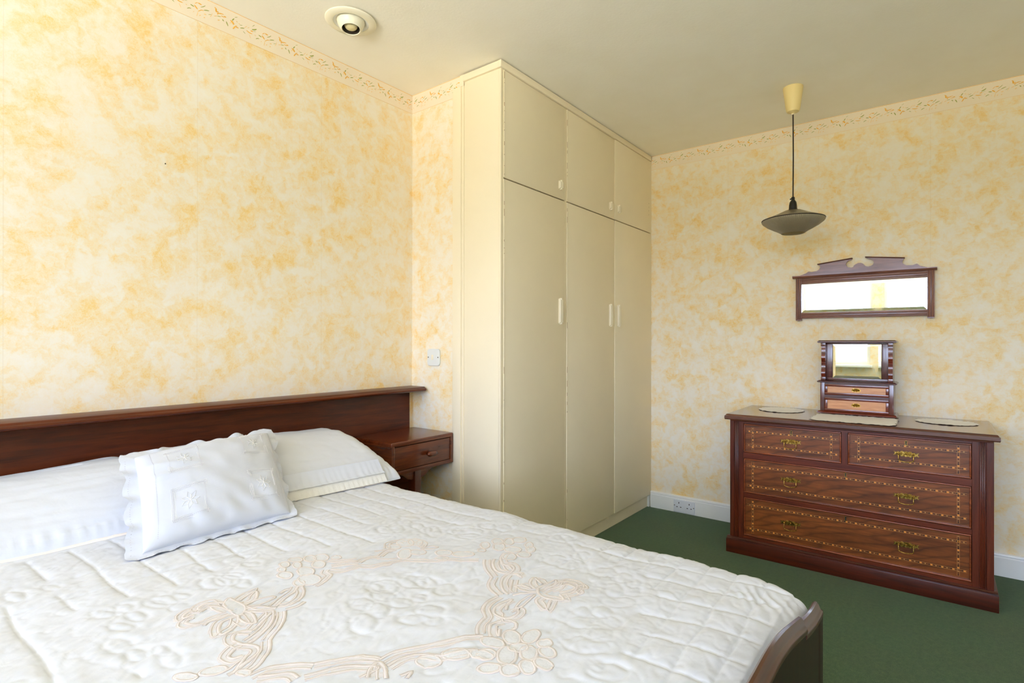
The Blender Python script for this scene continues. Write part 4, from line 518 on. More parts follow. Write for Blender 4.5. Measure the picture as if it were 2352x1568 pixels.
yh = np.array([y_head(x) for x in XS])
for j, t in enumerate(yv): Y[j] = yh+(YF-yh)*t
for j, (y, dz) in enumerate(tail): Y[NV+j] = y; Z[NV+j] += dz
# stitch distance field
Sx = XS.copy(); DF = np.full(X.shape, 1.0)
def seg_dist(a, b, rad=.05):
    x0, x1 = min(a[0], b[0])-rad, max(a[0], b[0])+rad; y0, y1 = min(a[1], b[1])-rad, max(a[1], b[1])+rad
    cs = np.where((XS >= x0) & (XS <= x1))[0]
    if not len(cs): return
    c0, c1 = cs[0], cs[-1]+1
    sub = Y[:, c0:c1]; rs = np.where((sub.min(1) <= y1) & (sub.max(1) >= y0))[0]
    if not len(rs): return
    r0, r1 = rs[0], rs[-1]+1
    px, py = X[r0:r1, c0:c1], Y[r0:r1, c0:c1]
    dx, dy = b[0]-a[0], b[1]-a[1]; L = dx*dx+dy*dy+1e-12
    t = np.clip(((px-a[0])*dx+(py-a[1])*dy)/L, 0, 1)
    d = np.hypot(px-a[0]-t*dx, py-a[1]-t*dy)
    DF[r0:r1, c0:c1] = np.minimum(DF[r0:r1, c0:c1], d)
def line(pts):
    for a, b in zip(pts[:-1], pts[1:]): seg_dist(a, b)
for qi, q_ in enumerate(quilts):
    jit = [(a+.004*noise.noise((a*38, b*38, qi)), b+.004*noise.noise((a*38, b*38, qi+50))) for a, b in q_]
    if len(q_) > 8: jit[-1] = jit[0]
    line([tuple(p)[:2] for p in smooth_poly([(a, b, 0) for a, b in jit], 2)])
DQ = DF.copy(); DF[:] = 1.0
allb = np.array([p for b_l in braids for p in b_l]); allq = np.array([p for b_l in quilts for p in b_l])
def near(p, arr, r_): return (np.hypot(arr[:, 0]-p[0], arr[:, 1]-p[1]) < r_).any()
def inside_med(p): return ((p[0]+1.17)/.30)**2+((p[1]+1.27)/.30)**2 < 1
def masked_line(pts):
    seg = []
    for p in pts:
        if near(p, allb, .05) or near(p, allq, .026) or inside_med(p):
            if len(seg) > 1: line(seg)
            seg = []
        else: seg.append(p)
    if len(seg) > 1: line(seg)
wob = random.Random(2)
for k in range(-1, 17):                    # lengthwise stitching
    x0 = -.603-.0825*k
    ph = wob.uniform(0, 6)
    masked_line([(x0+.003*math.sin(y*22+ph)+(.20*(-1.60-y) if y < -1.60 else 0), y) for y in np.arange(-.45, -1.90, -.02)])
for k in range(0, 7):                      # crosswise stitching at the foot
    y0 = -1.850+.0625*k
    masked_line([(x, y0+.05*(x+.685)+.002*math.sin(x*30)) for x in np.arange(-1.95, -.565, .02)])
for k in range(2):
    masked_line([(x, -.66-.12*k-.08*(x+1.3)+.004*math.sin(x*17)) for x in np.arange(-1.95, -.6, .02)])
h = .0036*(1-np.exp(-DF/.006))-.0007*np.exp(-(DF/.0022)**2)-.0015*np.exp(-DQ/.0045)+.0008*np.exp(-((DQ-.012)/.010)**2)
DF = np.minimum(DF, DQ)
# braid areas lie flatter
# pulled wrinkles radiating round the stitches and broad undulation
nz = np.zeros_like(X)
for j in range(X.shape[0]):
    for i in range(0, nx):
        x, y = X[j, i], Y[j, i]
        nz[j, i] = noise.noise((x*7, y*7, 1.3))*.004+noise.noise((x*22+y*8, y*34, 4.2))*.0016*(1.0 if DF[j, i] < .03 else .6)+noise.noise((x*90, y*46, 2.2))*.0007*math.exp(-DF[j, i]/.02)+noise.noise((x*8+y*3, y*75-x*9, 8.1))*.0011+noise.noise((x*46, y*52, 5.5))*.0008-.0010*math.exp(-(noise.noise((x*10+y*2, y*30-x*5, 12.5))/.05)**2)-.0007*math.exp(-(noise.noise((x*26, y*34, 22.5))/.06)**2)
edge = np.clip((XR-.0-XS)/.10, 0, 1)[None, :]
topw = np.clip(1+ZS/.05, 0, 1)[None, :]
Zf = .598+Z+(h+nz)*np.maximum(topw, .25)
# crown towards the middle of the bed, soft dip at the foot
Zf += .010*np.sin(np.clip((XS-XL)/(XR-XL), 0, 1)*PI)[None, :]*np.clip((Y-YF)/.3, 0, 1)
Zf -= .012*np.clip((-1.80-Y)/.12, 0, 1)**2*(Y > YF-.001)
Zf[NV:] -= .012
# wavy side edge and rounded foot corner
sidew = np.clip((X-(XR-.10))/.10, 0, 1)
for j in range(X.shape[0]):
    wv = .0075*noise.noise((Y[j, nx//2]*6.5, 3.1, 0))+.0035*noise.noise((Y[j, nx//2]*19, 7.7, 0))
    yy = Y[j, -1]; cr = .055*ss((-1.80-yy)/.135)**1.5
    X[j] += sidew[j]*(wv-cr)
    Zf[j] += sidew[j]*.010*noise.noise((yy*8, 9.3, 2))
# puckered corner
dc = np.hypot(X+.70, Y+1.86)
Zf += np.where(dc < .14, (.0028*np.sin((X*1.0-Y*1.6)*150+np.sin(Y*60)*1.2+np.sin(X*45)))*np.exp(-(dc/.050)**2), 0)
HGT = Zf.copy()
nr = X.shape[0]
verts = np.stack([X, Y, Zf], -1).reshape(-1, 3)
idx = np.arange(nr*nx).reshape(nr, nx)
faces = np.stack([idx[:-1, :-1], idx[1:, :-1], idx[1:, 1:], idx[:-1, 1:]], -1).reshape(-1, 4)
me = bpy.data.meshes.new('bedspread'); me.vertices.add(len(verts)); me.vertices.foreach_set('co', verts.ravel())
me.loops.add(faces.size); me.loops.foreach_set('vertex_index', faces.ravel()); me.polygons.add(len(faces))
me.polygons.foreach_set('loop_start', np.arange(0, faces.size, 4)); me.polygons.foreach_set('loop_total', np.full(len(faces), 4))
me.polygons.foreach_set('use_smooth', np.ones(len(faces), bool)); me.update(); me.validate(); me.materials.append(M_bed)
bs = place(me, 'bedspread', None)
tag(bs, 'white quilted bedspread with peach braided flower medallion covering the bed', 'bedspread')
flat_c = np.where(ZS > -1e-9)[0]
def surf(x, y):
    i = int(np.clip(np.searchsorted(XS[flat_c], x), 1, len(flat_c)-1)); i = flat_c[i]
    yhx = y_head(x); t = (y-yhx)/(YF-yhx)*(NV-1); j = int(np.clip(t, 0, NV-2)); fr = min(1, max(0, t-j))
    return HGT[j, i]*(1-fr)+HGT[j+1, i]*fr
def ribbon(m, pts, w, lift, crown=.0012, edge_m=None, ew=.0006, sm=3):
    pp = smooth_poly([(a, b, 0) for a, b in pts], sm); n = len(pp); base = len(m.v)
    L = []; Rr = []
    for i, p in enumerate(pp):
        d = (pp[min(i+1, n-1)]-pp[max(i-1, 0)]); d = d.normalized() if d.length > 1e-9 else Vector((1, 0, 0)); nn = Vector((-d.y, d.x, 0))
        row = []
        for k, c_ in ((-1, 0), (-.6, 1), (.6, 1), (1, 0)):
            q2 = p+nn*w*.5*k; row.append((q2.x, q2.y, surf(q2.x, q2.y)+lift*(.2 if not c_ else 1)+crown*c_))
        m.v += row; L.append((row[0][0], row[0][1], row[0][2]+.0006)); Rr.append((row[3][0], row[3][1], row[3][2]+.0006))
    for i in range(n-1):
        for k in range(3): m.f.append((base+i*4+k, base+i*4+k+1, base+i*4+5+k, base+i*4+4+k))
    if edge_m is not None: edge_m.tube(L, ew, 4, False); edge_m.tube(Rr, ew, 4, False)
bm_, em_, nb_ = MB(), MB(), MB()
ok = lambda p: XL+.06 < p[0] < XR-.06 and p[1] > YF+.02
for i, b_l in enumerate(braids):
    if all(ok(p) for p in b_l):
        L = sum(math.hypot(b_l[k][0]-b_l[k-1][0], b_l[k][1]-b_l[k-1][1]) for k in range(1, len(b_l)))
        closed = b_l[0] == b_l[-1]
        w = .0055 if closed and L < .16 else .0068
        ribbon(bm_, b_l, w, .0003, .0007, em_, .00030)
        if not closed and L > .055:          # second run of braid beside the first, net between them
            off = []
            for k in range(len(b_l)):
                a, c = b_l[max(k-1, 0)], b_l[min(k+1, len(b_l)-1)]; dx, dy = c[0]-a[0], c[1]-a[1]; q2 = math.hypot(dx, dy)+1e-9
                nx_, ny_ = -dy/q2, dx/q2; mx_, my_ = b_l[k][0]+1.17, b_l[k][1]+1.27
                sg = 1 if nx_*mx_+ny_*my_ > 0 else -1
                off.append((b_l[k][0]+nx_*sg*.0125, b_l[k][1]+ny_*sg*.0125))
            if all(ok(p) for p in off):
                ribbon(bm_, off, .0042, .0003, .0006, em_, .00026)
                ribbon(nb_, [((a[0]+c[0])/2, (a[1]+c[1])/2) for a, c in zip(b_l, off)], .022, .0001, .0002)
tag(bm_.build('braid_applique', M_braid, bs, smooth=1.5, fix=False), 'peach braid in scrolls and petals', kind='stuff')
tag(em_.build('braid_edging', M_bedge, bs, smooth=1.5), kind='stuff')
tag(nb_.build('net_band', M_netb, bs, smooth=1.5, fix=False), kind='stuff')
# lace net laid inside the petals
nm = MB()
for b_l in braids:
    if b_l[0] == b_l[-1] and all(ok(p) for p in b_l) and len(b_l) > 8:
        cx = sum(p[0] for p in b_l)/len(b_l); cy = sum(p[1] for p in b_l)/len(b_l); b0 = len(nm.v)
        nm.v.append((cx, cy, surf(cx, cy)+.0008))
        for k_ in (.5, 1):
            for p in b_l[:-1]:
                x, y = cx+(p[0]-cx)*k_, cy+(p[1]-cy)*k_; nm.v.append((x, y, surf(x, y)+.0008))
        n = len(b_l)-1
        for i in range(n):
            nm.f.append((b0, b0+1+i, b0+1+(i+1) % n)); nm.f.append((b0+1+i, b0+1+n+i, b0+1+n+(i+1) % n, b0+1+(i+1) % n))
tag(nm.build('lace_net', M_net, bs, smooth=1.5, fix=False), kind='stuff')
bn = MB()
ribbon(bn, [(x, y_head(x)-.006) for x in np.arange(XL+.07, XR-.05, .02)], .017, .0015, .0035, None, sm=1)
bn.build('peach_binding', M_peach, bs, smooth=1.5, fix=False)

# long pillow under its white case ---------------------------
PROF = [(0, .02), (-.012, .30), (.0, .62), (.04, .86), (.12, .97), (.24, 1.0), (.36, .985), (.48, .915), (.60, .80), (.72, .655), (.83, .49), (.91, .34), (.965, .19), (.995, .06), (1.0, -.02)]
PC = smooth_poly([(a, b, 0) for a, b in PROF], 5); npz = len(PC)
bl = MB(); xs = list(np.arange(-2.0, -.62, .008))+list(np.arange(-.62, -.523, .004))
for x in xs:
    e = max(0, (x+.60)/.075); rnd = math.sqrt(max(0, 1-min(1, e)**2)) if e > 0 else 1
    zt = .770+.008*math.sin((x+1.1)*4)-.012*ss((x+.95)/.3)-.010*ss((-1.35-x)/.3)
    seam = math.exp(-((x+1.27)/.03)**2)*.02
    hz = (zt-seam-.605); ye = y_head(x)-.010
    for i, p in enumerate(PC):
        u, v = p.x, p.y; yy = -.032+(ye+.032)*u
        k = (.55+.45*rnd)
        z = .606+hz*v*k+(0 if v > .1 else 0)
        fall = min(1, max(0, v*3))
        wr_ = noise.noise((x*5, u*26+x*2.4, 1.1))*.0035+noise.noise((x*11, u*60+x*7, 3.3))*.0024-.0016*math.exp(-(noise.noise((x*4, u*20+x*5, 7.3))/.06)**2)*(u > .2)
        if u > .90: wr_ += .0022*math.sin(x*210+math.sin(x*31)*2)*ss((u-.90)/.06)
        bl.v.append((x+(.006*noise.noise((u*9, 5, 2)) if e > 0 else 0), yy-wr_*.5*fall, z+wr_*fall))
m_ = len(xs)
for i in range(m_-1):
    for j in range(npz-1): bl.f.append((i*npz+j, i*npz+j+1, (i+1)*npz+j+1, (i+1)*npz+j))
bl.f += [tuple(range(npz)), tuple(range((m_-1)*npz, m_*npz))[::-1]]
for i in range(m_-1): bl.f.append((i*npz, (i+1)*npz, (i+1)*npz+npz-1, i*npz+npz-1))
bo = bl.build('bolster_pillow', M_sheet, None, smooth=True)
tag(bo, 'long white bolster pillow lying across the bed under the headboard', 'pillow')
lt = MB(); lx = list(np.arange(-1.30, -.592, .006))
for x in lx:
    ye = y_head(x)-.010
    for k, (dy, z) in enumerate(((.012, .640), (.004, .630), (-.003, .619), (-.009, .6095))):
        f_ = .0025*math.sin(x*330)*(k/3)
        lt.v.append((x, ye+dy+f_-.004, z))
for i in range(len(lx)-1):
    for j in range(3): lt.f.append((i*4+j, i*4+j+1, i*4+5+j, i*4+4+j))
lt.build('lace_trim', M_lace, bo, smooth=1.5, fix=False)
hm = MB()
for x in lx:
    ye = y_head(x)-.010
    for k, (dy, z) in enumerate(((.046, .683), (.032, .664), (.018, .645), (.006, .6385))):
        f_ = .0022*math.sin(x*260+math.sin(x*40)*2)*(k/3)
        hm.v.append((x, ye+dy+f_-.004-.002*(k == 3), z+.001))
for i in range(len(lx)-1):
    for j in range(3): hm.f.append((i*4+j, i*4+j+1, i*4+5+j, i*4+4+j))
hm.build('hem', M_sheet, bo, smooth=1.5, fix=False)

# small embroidered cushion ----------------------------------
BLc, BRc, TLc, TRc = Vector((-1.418, -.640, .618)), Vector((-1.034, -.628, .618)), Vector((-1.352, -.372, .800)), Vector((-.925, -.290, .805))
def cq(u, v): return BLc*(1-u)*(1-v)+BRc*u*(1-v)+TLc*(1-u)*v+TRc*u*v
Nn = ((BRc-BLc).cross(TLc-BLc)).normalized()
if Nn.y > 0: Nn = -Nn
def puff(u, v):
    a = max(0, 1-(2*u-1)**2); b = max(0, 1-(2*v-1)**2); return (a*b)**.38
def pinch(u, v):                            # sides bow inward between corners
    return .014*(4*v*(1-v))*(1 if u < .5 else -1)*abs(2*u-1)**3, .010*(4*u*(1-u))*(1 if v < .5 else -1)*abs(2*v-1)**3
cu_ = MB(); n = 72
def cpt(u, v, side):
    du, dv = pinch(u, v); p = cq(min(1, max(0, u+du)), min(1, max(0, v+dv))); t = puff(u, v)
    wk = 0
    if side > 0:
        wk = noise.noise((u*5, v*4, 2.2))*.005+noise.noise((u*9+v*7, v*5-u*3, 5.2))*.0025
        wk += .010*math.exp(-((v-.78+.35*u)/.045)**2)*math.exp(-(u/.33)**2)
        wk += .009*math.exp(-((v-.62+.2*u)/.04)**2)*math.exp(-(u/.26)**2)
        wk += .0022*math.sin((u*1.1+v*.9)*30+2*noise.noise((u*6, v*6, 0)))*math.exp(-(v/.35)**2)
        wk += .0012*math.sin((u*.7-v)*34)*math.exp(-((1-u)/.2)**2)*(.4+v)
        wk *= min(1, 3*puff(u, v)**2)
    return p+Nn*((.062*t+wk) if side > 0 else -.030*t)
for sd in (1, -1):
    b0 = len(cu_.v)
    for j in range(n+1):
        for i in range(n+1):
            u, v = i/n, j/n
            u = .5-.5*math.cos(PI*u) if True else u; v = .5-.5*math.cos(PI*v)
            cu_.v.append(cpt(u, v, sd))
    for j in range(n):
        for i in range(n):
            a = b0+j*(n+1)+i; q_ = (a, a+1, a+n+2, a+n+1); cu_.f.append(q_ if sd > 0 else q_[::-1])
cobj = cu_.build('embroidered_cushion', M_cush, None, smooth=1.5, fix=False)
tag(cobj, 'small white embroidered cushion with scalloped frill leaning on the long pillow', 'cushion')
# scalloped flange all round, with a row of hemstitch holes
def rim(s):                                 # s in 0..4 round the edge -> point, outward dir, edge dir
    k = int(s) % 4; t = s-int(s)
    cs = [BLc, BRc, TRc, TLc]; a, b = cs[k], cs[(k+1) % 4]
    uv = [(t, 0), (1, t), (1-t, 1), (0, 1-t)][k]
    p = cpt(uv[0], uv[1], 1)*.5+cpt(uv[0], uv[1], -1)*.5
    e = (b-a).normalized(); return p, e.cross(Nn).normalized()*1, e, (a-b).length, k
cen = (BLc+BRc+TLc+TRc)/4
fl = MB(); NR = 5; ST = 360; holes = MB()
for i in range(ST+1):
    s = 4*i/ST % 4; p, o_, e, L, k = rim(s); t = s-int(s)
    if (p+o_*.01-cen).length < (p-o_*.01-cen).length: o_ = -o_
    # blend outward direction at the corners
    c_ = abs(t-.5)*2; oc = (p-cen).normalized(); oc -= Nn*oc.dot(Nn); oc.normalize()
    o2 = (o_*(1-ss((c_-.92)/.08))+oc*ss((c_-.92)/.08)).normalized()
    nsc = round(L/.075); wdt = {0: .024, 1: .022, 2: .022, 3: .030}[k]+.011*abs(math.sin(PI*nsc*t))+.010*ss((c_-.88)/.10)
    if k == 1: wdt *= .75 if t < .8 else 1
    rip = (.005 if k else .004)*math.sin(t*17*1.3+k)+.003*math.sin(t*43+k*2)
    for j in range(NR):
        f_ = j/(NR-1); q2 = p-o2*.004+o2*wdt*f_+Nn*(rip*f_-.003*f_)
        if k == 0 or (k == 3 and t > .85) or (k == 1 and t < .1): q2.z = max(q2.z, surf(q2.x, q2.y)+.002)+(.004*abs(math.sin(t*23)))*f_
        fl.v.append(q2)
    if i % 2 == 0:
        q2 = p+o2*(wdt*.62)+Nn*(rip*.62+.0012); a_ = e*.0011; b_ = o2*.0011
        if k == 0: q2.z = max(q2.z, surf(q2.x, q2.y)+.004)+(.004*abs(math.sin(t*23)))
        holes.add([q2-a_-b_, q2+a_-b_, q2+a_+b_, q2-a_+b_], [(0, 1, 2, 3)])
for i in range(ST):
    for j in range(NR-1): fl.f.append((i*NR+j, i*NR+j+1, (i+1)*NR+j+1, (i+1)*NR+j))
fl.build('frill', M_cush, cobj, smooth=1.5)
tag(holes.build('hemstitch', M_eye, cobj, fix=False), kind='stuff')
# drawn-thread squares and inner hemstitch lines
em = MB(); eh = MB()
def thr(uvs, r_=.00035, m=em): m.tube([cpt(u, v, 1)+Nn*.0008 for u, v in uvs], r_, 4, False)
for (cu0, cv0) in ((.27, .74), (.80, .78), (.27, .27), (.80, .28)):
    w_, h_ = .115, .155
    for k in range(5):
        f_ = 1-k*.055
        thr([(cu0-w_*f_, cv0-h_*f_), (cu0-w_*f_, cv0+h_*f_)]); thr([(cu0+w_*f_, cv0-h_*f_), (cu0+w_*f_, cv0+h_*f_)])
        thr([(cu0-w_*f_, cv0-h_*f_), (cu0, cv0-h_*f_), (cu0+w_*f_, cv0-h_*f_)]); thr([(cu0-w_*f_, cv0+h_*f_), (cu0, cv0+h_*f_), (cu0+w_*f_, cv0+h_*f_)])
    for k in range(22):
        for sg in (-1, 1):
            for (uu, vv) in ((cu0-w_+2*w_*k/21, cv0+sg*h_*.88), (cu0+sg*w_*.88, cv0-h_+2*h_*k/21)):
                q2 = cpt(uu, vv, 1)+Nn*.0010; e1 = (BRc-BLc).normalized()*.0008; e2 = (TLc-BLc).normalized()*.0014
                eh.add([q2-e1-e2, q2+e1-e2, q2+e1+e2, q2-e1+e2], [(0, 1, 2, 3)])
    for k in range(7):
        a = k*2*PI/7; thr([(cu0, cv0), (cu0+.035*math.cos(a+.4), cv0+.05*math.sin(a+.4)), (cu0+.06*math.cos(a), cv0+.085*math.sin(a)), (cu0+.035*math.cos(a-.4), cv0+.05*math.sin(a-.4)), (cu0, cv0)], .0005)
for k in range(60):
    for (uu, vv) in ((.075, .05+.9*k/59), (.95, .05+.9*k/59)):
        q2 = cpt(uu, vv, 1)+Nn*.0010; e1 = (BRc-BLc).normalized()*.0008; e2 = (TLc-BLc).normalized()*.0012
        eh.add([q2-e1-e2, q2+e1-e2, q2+e1+e2, q2-e1+e2], [(0, 1, 2, 3)])
tag(em.build('embroidery', M_thread, cobj, smooth=1.5), kind='stuff'); tag(eh.build('drawn_thread_holes', M_eye, cobj, fix=False), kind='stuff')

# ------------------------------------------------------------ bedside cabinet
nc = thing('bedside_cabinet', (-.198, -.165, 0), 'mahogany bedside cabinet with one drawer beside the white wardrobe side', 'bedside cabinet')
X0, X1, Y1, Z0, Z1 = -.388, -.013, -.308, .549, .692
MB().box(X0, X1, -.026, Y1, Z1-.020, Z1).build('top', M_night, nc, bevel=.006, seg=3)
MB().box(X0, X0+.018, -.026, Y1, Z0, Z1-.012).build('side_panel', M_nights, nc, bevel=.004)
MB().box(X1-.018, X1, -.026, Y1, Z0, Z1-.012).build('side_panel', M_nights, nc, bevel=.004)
MB().box(X0+.01, X1-.01, -.028, Y1+.001, Z0, Z0+.018).build('bottom_panel', M_night, nc, bevel=.003)
MB().box(X0+.01, X1-.01, -.026, -.034, Z0, Z1-.01).build('back_panel', M_nights, nc)
dw = MB().box(X0+.0195, X1-.0195, Y1+.004, Y1+.022, Z0+.0195, Z1-.0225).build('drawer', M_night, nc, bevel=.0015)
MB().box(X0+.03, X1-.03, Y1+.022, -.05, Z0+.024, Z1-.03).build('drawer_box', M_nights, dw)
kn = MB(); kx, kz = -.168, .617
for k, (yy, a, b) in enumerate(((Y1+.004, .016, .008), (Y1-.004, .015, .008), (Y1-.012, .026, .0115), (Y1-.020, .030, .0125), (Y1-.026, .026, .010), (Y1-.029, .014, .005))):
    for i in range(20):
        t = 2*PI*i/20; cx_ = math.cos(t); sx_ = math.sin(t)
        kn.v.append((kx+a*math.copysign(abs(cx_)**.8, cx_), yy, kz+b*math.copysign(abs(sx_)**.8, sx_)))
    if k:
        for i in range(20): kn.f.append(((k-1)*20+i, (k-1)*20+(i+1) % 20, k*20+(i+1) % 20, k*20+i))
kn.f += [tuple(range(20)), tuple(range(100, 120))]
kn.build('drawer_pull', M_night, dw, smooth=1.5)
MB().box(-.232, -.196, -.282, -.235, 0, Z0).build('leg', M_headz, nc, bevel=.003)
MB().box(-.236, -.192, -.235, -.05, Z0-.05, Z0).build('bearer', M_nights, nc, bevel=.002)
for sgn in (-1, 1):
    x_in = -.196 if sgn > 0 else -.232; L = .115
    pr = [(x_in, Z0), (x_in+sgn*L, Z0), (x_in+sgn*(L-.01), Z0-.006), (x_in+sgn*.085, Z0-.010), (x_in+sgn*.06, Z0-.020), (x_in+sgn*.035, Z0-.038), (x_in+sgn*.015, Z0-.044), (x_in, Z0-.045)]
    MB().prism(pr, 'y', -.272, -.250).build('bracket', M_night, nc, bevel=.001)

# ------------------------------------------------------------ chest of drawers
ch = thing('chest_of_drawers', (1.38, -1.795, 0), 'inlaid mahogany chest of four drawers with brass handles against the right wall', 'chest of drawers')
XF = 1.145; YL, YR = -1.259, -2.330
tp = [(1.122, .7425), (1.116, .7400), (1.112, .7345), (1.110, .732), (1.110, .7155), (1.114, .7125), (1.628, .7125), (1.628, .7425)]
m = MB()
# top with moulded edges on three sides
def ring(off, z):
    return [(1.122-off, -1.252+off, z), (1.626, -1.252+off, z), (1.626, -2.336-off, z), (1.122-off, -2.336-off, z)]
prf = [(0, .7425), (.004, .7418), (.007, .738), (.009, .7345), (.0125, .733), (.013, .718), (.011, .7135), (.006, .7122)]
for o_, z in prf: m.v += ring(o_, z)
k = len(prf)
for i in range(k-1):
    for j in range(4): m.f.append((i*4+j, i*4+(j+1) % 4, i*4+4+(j+1) % 4, i*4+4+j))
m.f += [(0, 1, 2, 3), (k*4-1, k*4-2, k*4-3, k*4-4)]
m.build('top', M_dtop, ch, bevel=0)
MB().box(1.152, 1.622, YL-.018, YL, .07, .7125).build('side_panel', M_dressz, ch)
MB().box(1.152, 1.622, YR, YR+.018, .07, .7125).build('side_panel', M_dressz, ch)
MB().box(1.60, 1.62, YL-.01, YR+.01, .05, .71).build('back_panel', M_dressz, ch)
# front stiles with fluting
def stile(y0, y1, g0, g1, name='stile'):   # y0>y1; flute recess g0..g1
    m = MB()
    m.box(XF, XF+.022, y0, g0, .072, .7125).box(XF, XF+.022, g1, y1, .072, .7125).box(XF+.006, XF+.022, g0, g1, .072, .7125)
    w = (g0-g1)
    for q_ in (.25, .5, .75): m.tube([(XF+.006, g0-w*q_, .074), (XF+.006, g0-w*q_, .710)], w*.115, 8)
    return m.build(name, M_dressz, ch, bevel=.0008, seg=1)
stile(YL, -1.3285, -1.279, -1.304); stile(-2.2585, YR, -2.282, -2.306)
MB().box(XF, XF+.02, -1.3285, -2.2585, .694, .7125).build('top_rail', M_dress, ch)
MB().box(XF-.006, XF+.004, YL-.002, YR+.002, .7035, .7125).build('frieze_moulding', M_dress, ch, bevel=.002)
MB().box(XF, XF+.02, -1.3285, -2.2585, .511, .541).build('drawer_rail', M_dress, ch)
MB().box(XF, XF+.02, -1.3285, -2.2585, .304, .327).build('drawer_rail', M_dress, ch)
MB().box(XF, XF+.02, -1.3285, -2.2585, .078, .100).build('bottom_rail', M_dress, ch)
MB().box(XF, XF+.02, -1.778, -1.803, .541, .694).build('muntin', M_dressz, ch)
MB().box(1.125, 1.616, -1.243, -2.345, 0, .072).build('plinth', M_plin, ch, bevel=.003)
m = MB().prism([(1.127, .072), (1.1275, .076), (1.133, .078), (1.138, .0825), (1.146, .084), (1.16, .084), (1.16, .072)], 'y', -1.246, -2.342); m.build('plinth_moulding', M_plin, ch)
# brass fittings, modelled once around the origin with the plate lying in the y-z plane and facing -x
def plate_mesh():
    m = MB(); pts = []
    hw, hh = .0465, .011
    top = []
    for i in range(29):
        y = -hw+2*hw*i/28; z = hh*(.78+.16*math.cos(y*2*PI/.0155))+(.003 if abs(y) < .02 else 0)-(.001 if abs(y) > .03 else 0); top.append((y, z))
    end = [(hw+.001, hh*.55), (hw-.003, hh*.25), (hw-.0035, -hh*.25), (hw+.001, -hh*.55)]
    bot = [(y, -z) for y, z in top[::-1]]
    endl = [(-hw-.001, -hh*.55), (-hw+.003, -hh*.25), (-hw+.0035, hh*.25), (-hw-.001, hh*.55)]
    poly = top+end+bot+endl; m.prism(poly, 'x', -.0018, 0)
    for s_ in (-1, 1):                     # raised diagonal bands
        for k in (0, .0045): m.tube([(-.0022, s_*.017-.006*s_+k*s_, .012), (-.0022, s_*.017+.005*s_+k*s_, -.010)], .0011, 6)
    m.lathe([(.0001, -.0045), (.003, -.0035), (.0045, -.0022), (.0045, -.0005)], (0, 0, 0), 12, 'x')
    return m.mesh('back_plate', M_brass, bevel=.0003, seg=1)
def bail_mesh():
    m = MB(); pts = []
    for y, z in ((-.0275, .001), (-.0275, -.016), (-.0275, -.024), (-.024, -.0285), (-.012, -.032), (0, -.033), (.012, -.032), (.024, -.0285), (.0275, -.024), (.0275, -.016), (.0275, .001)):
        pts.append((-.011-.004*(z < -.01), y, z))
    m.tube(smooth_poly(pts, 3), .0019, 8)
    return m.mesh('bail', M_brass, smooth=1.5)
def post_mesh():
    m = MB(); m.tube([(-.0015, 0, 0), (-.012, 0, 0)], .0026, 10); m.lathe([(.0001, -.0165), (.003, -.015), (.0045, -.012), (.003, -.009), (.0026, -.008)], (0, 0, 0), 12, 'x')
    return m.mesh('post', M_brass, smooth=1.5)
def esc_mesh():
    m = MB(); n = 20
    out = [(.0062*math.cos(t), .0055+.0062*math.sin(t)) for t in [PI*i/10-.15 for i in range(0, 12)]]
    # keyhole ring: head + shank
    head = [(.0060*math.cos(t), .005+.0060*math.sin(t)) for t in [-.9+ (PI+1.8)*i/14 for i in range(15)]]
    outer = head+[(-.0052, -.011), (.0052, -.011)]
    hi = [(.0036*math.cos(t), .005+.0036*math.sin(t)) for t in [-.9+(PI+1.8)*i/14 for i in range(15)]]
    inner = hi+[(-.0026, -.0085), (.0026, -.0085)]
    N_ = len(outer)
    for x in (-.0022, 0):
        m.v += [(x, y, z) for y, z in outer]+[(x, y, z) for y, z in inner]
    for i in range(N_):
        j = (i+1) % N_
        m.f.append((i, j, N_+j, N_+i)); m.f.append((2*N_+i, 3*N_+i, 3*N_+j, 2*N_+j))
        m.f.append((i, 2*N_+i, 2*N_+j, j)); m.f.append((N_+i, N_+j, 3*N_+j, 3*N_+i))
    k = MB().prism(inner, 'x', -.0008, 0)
    return m.mesh('escutcheon', M_brass), k.mesh('keyhole', M_hole)
PLm, BLm, POm = plate_mesh(), bail_mesh(), post_mesh(); ESm, KHm = esc_mesh()
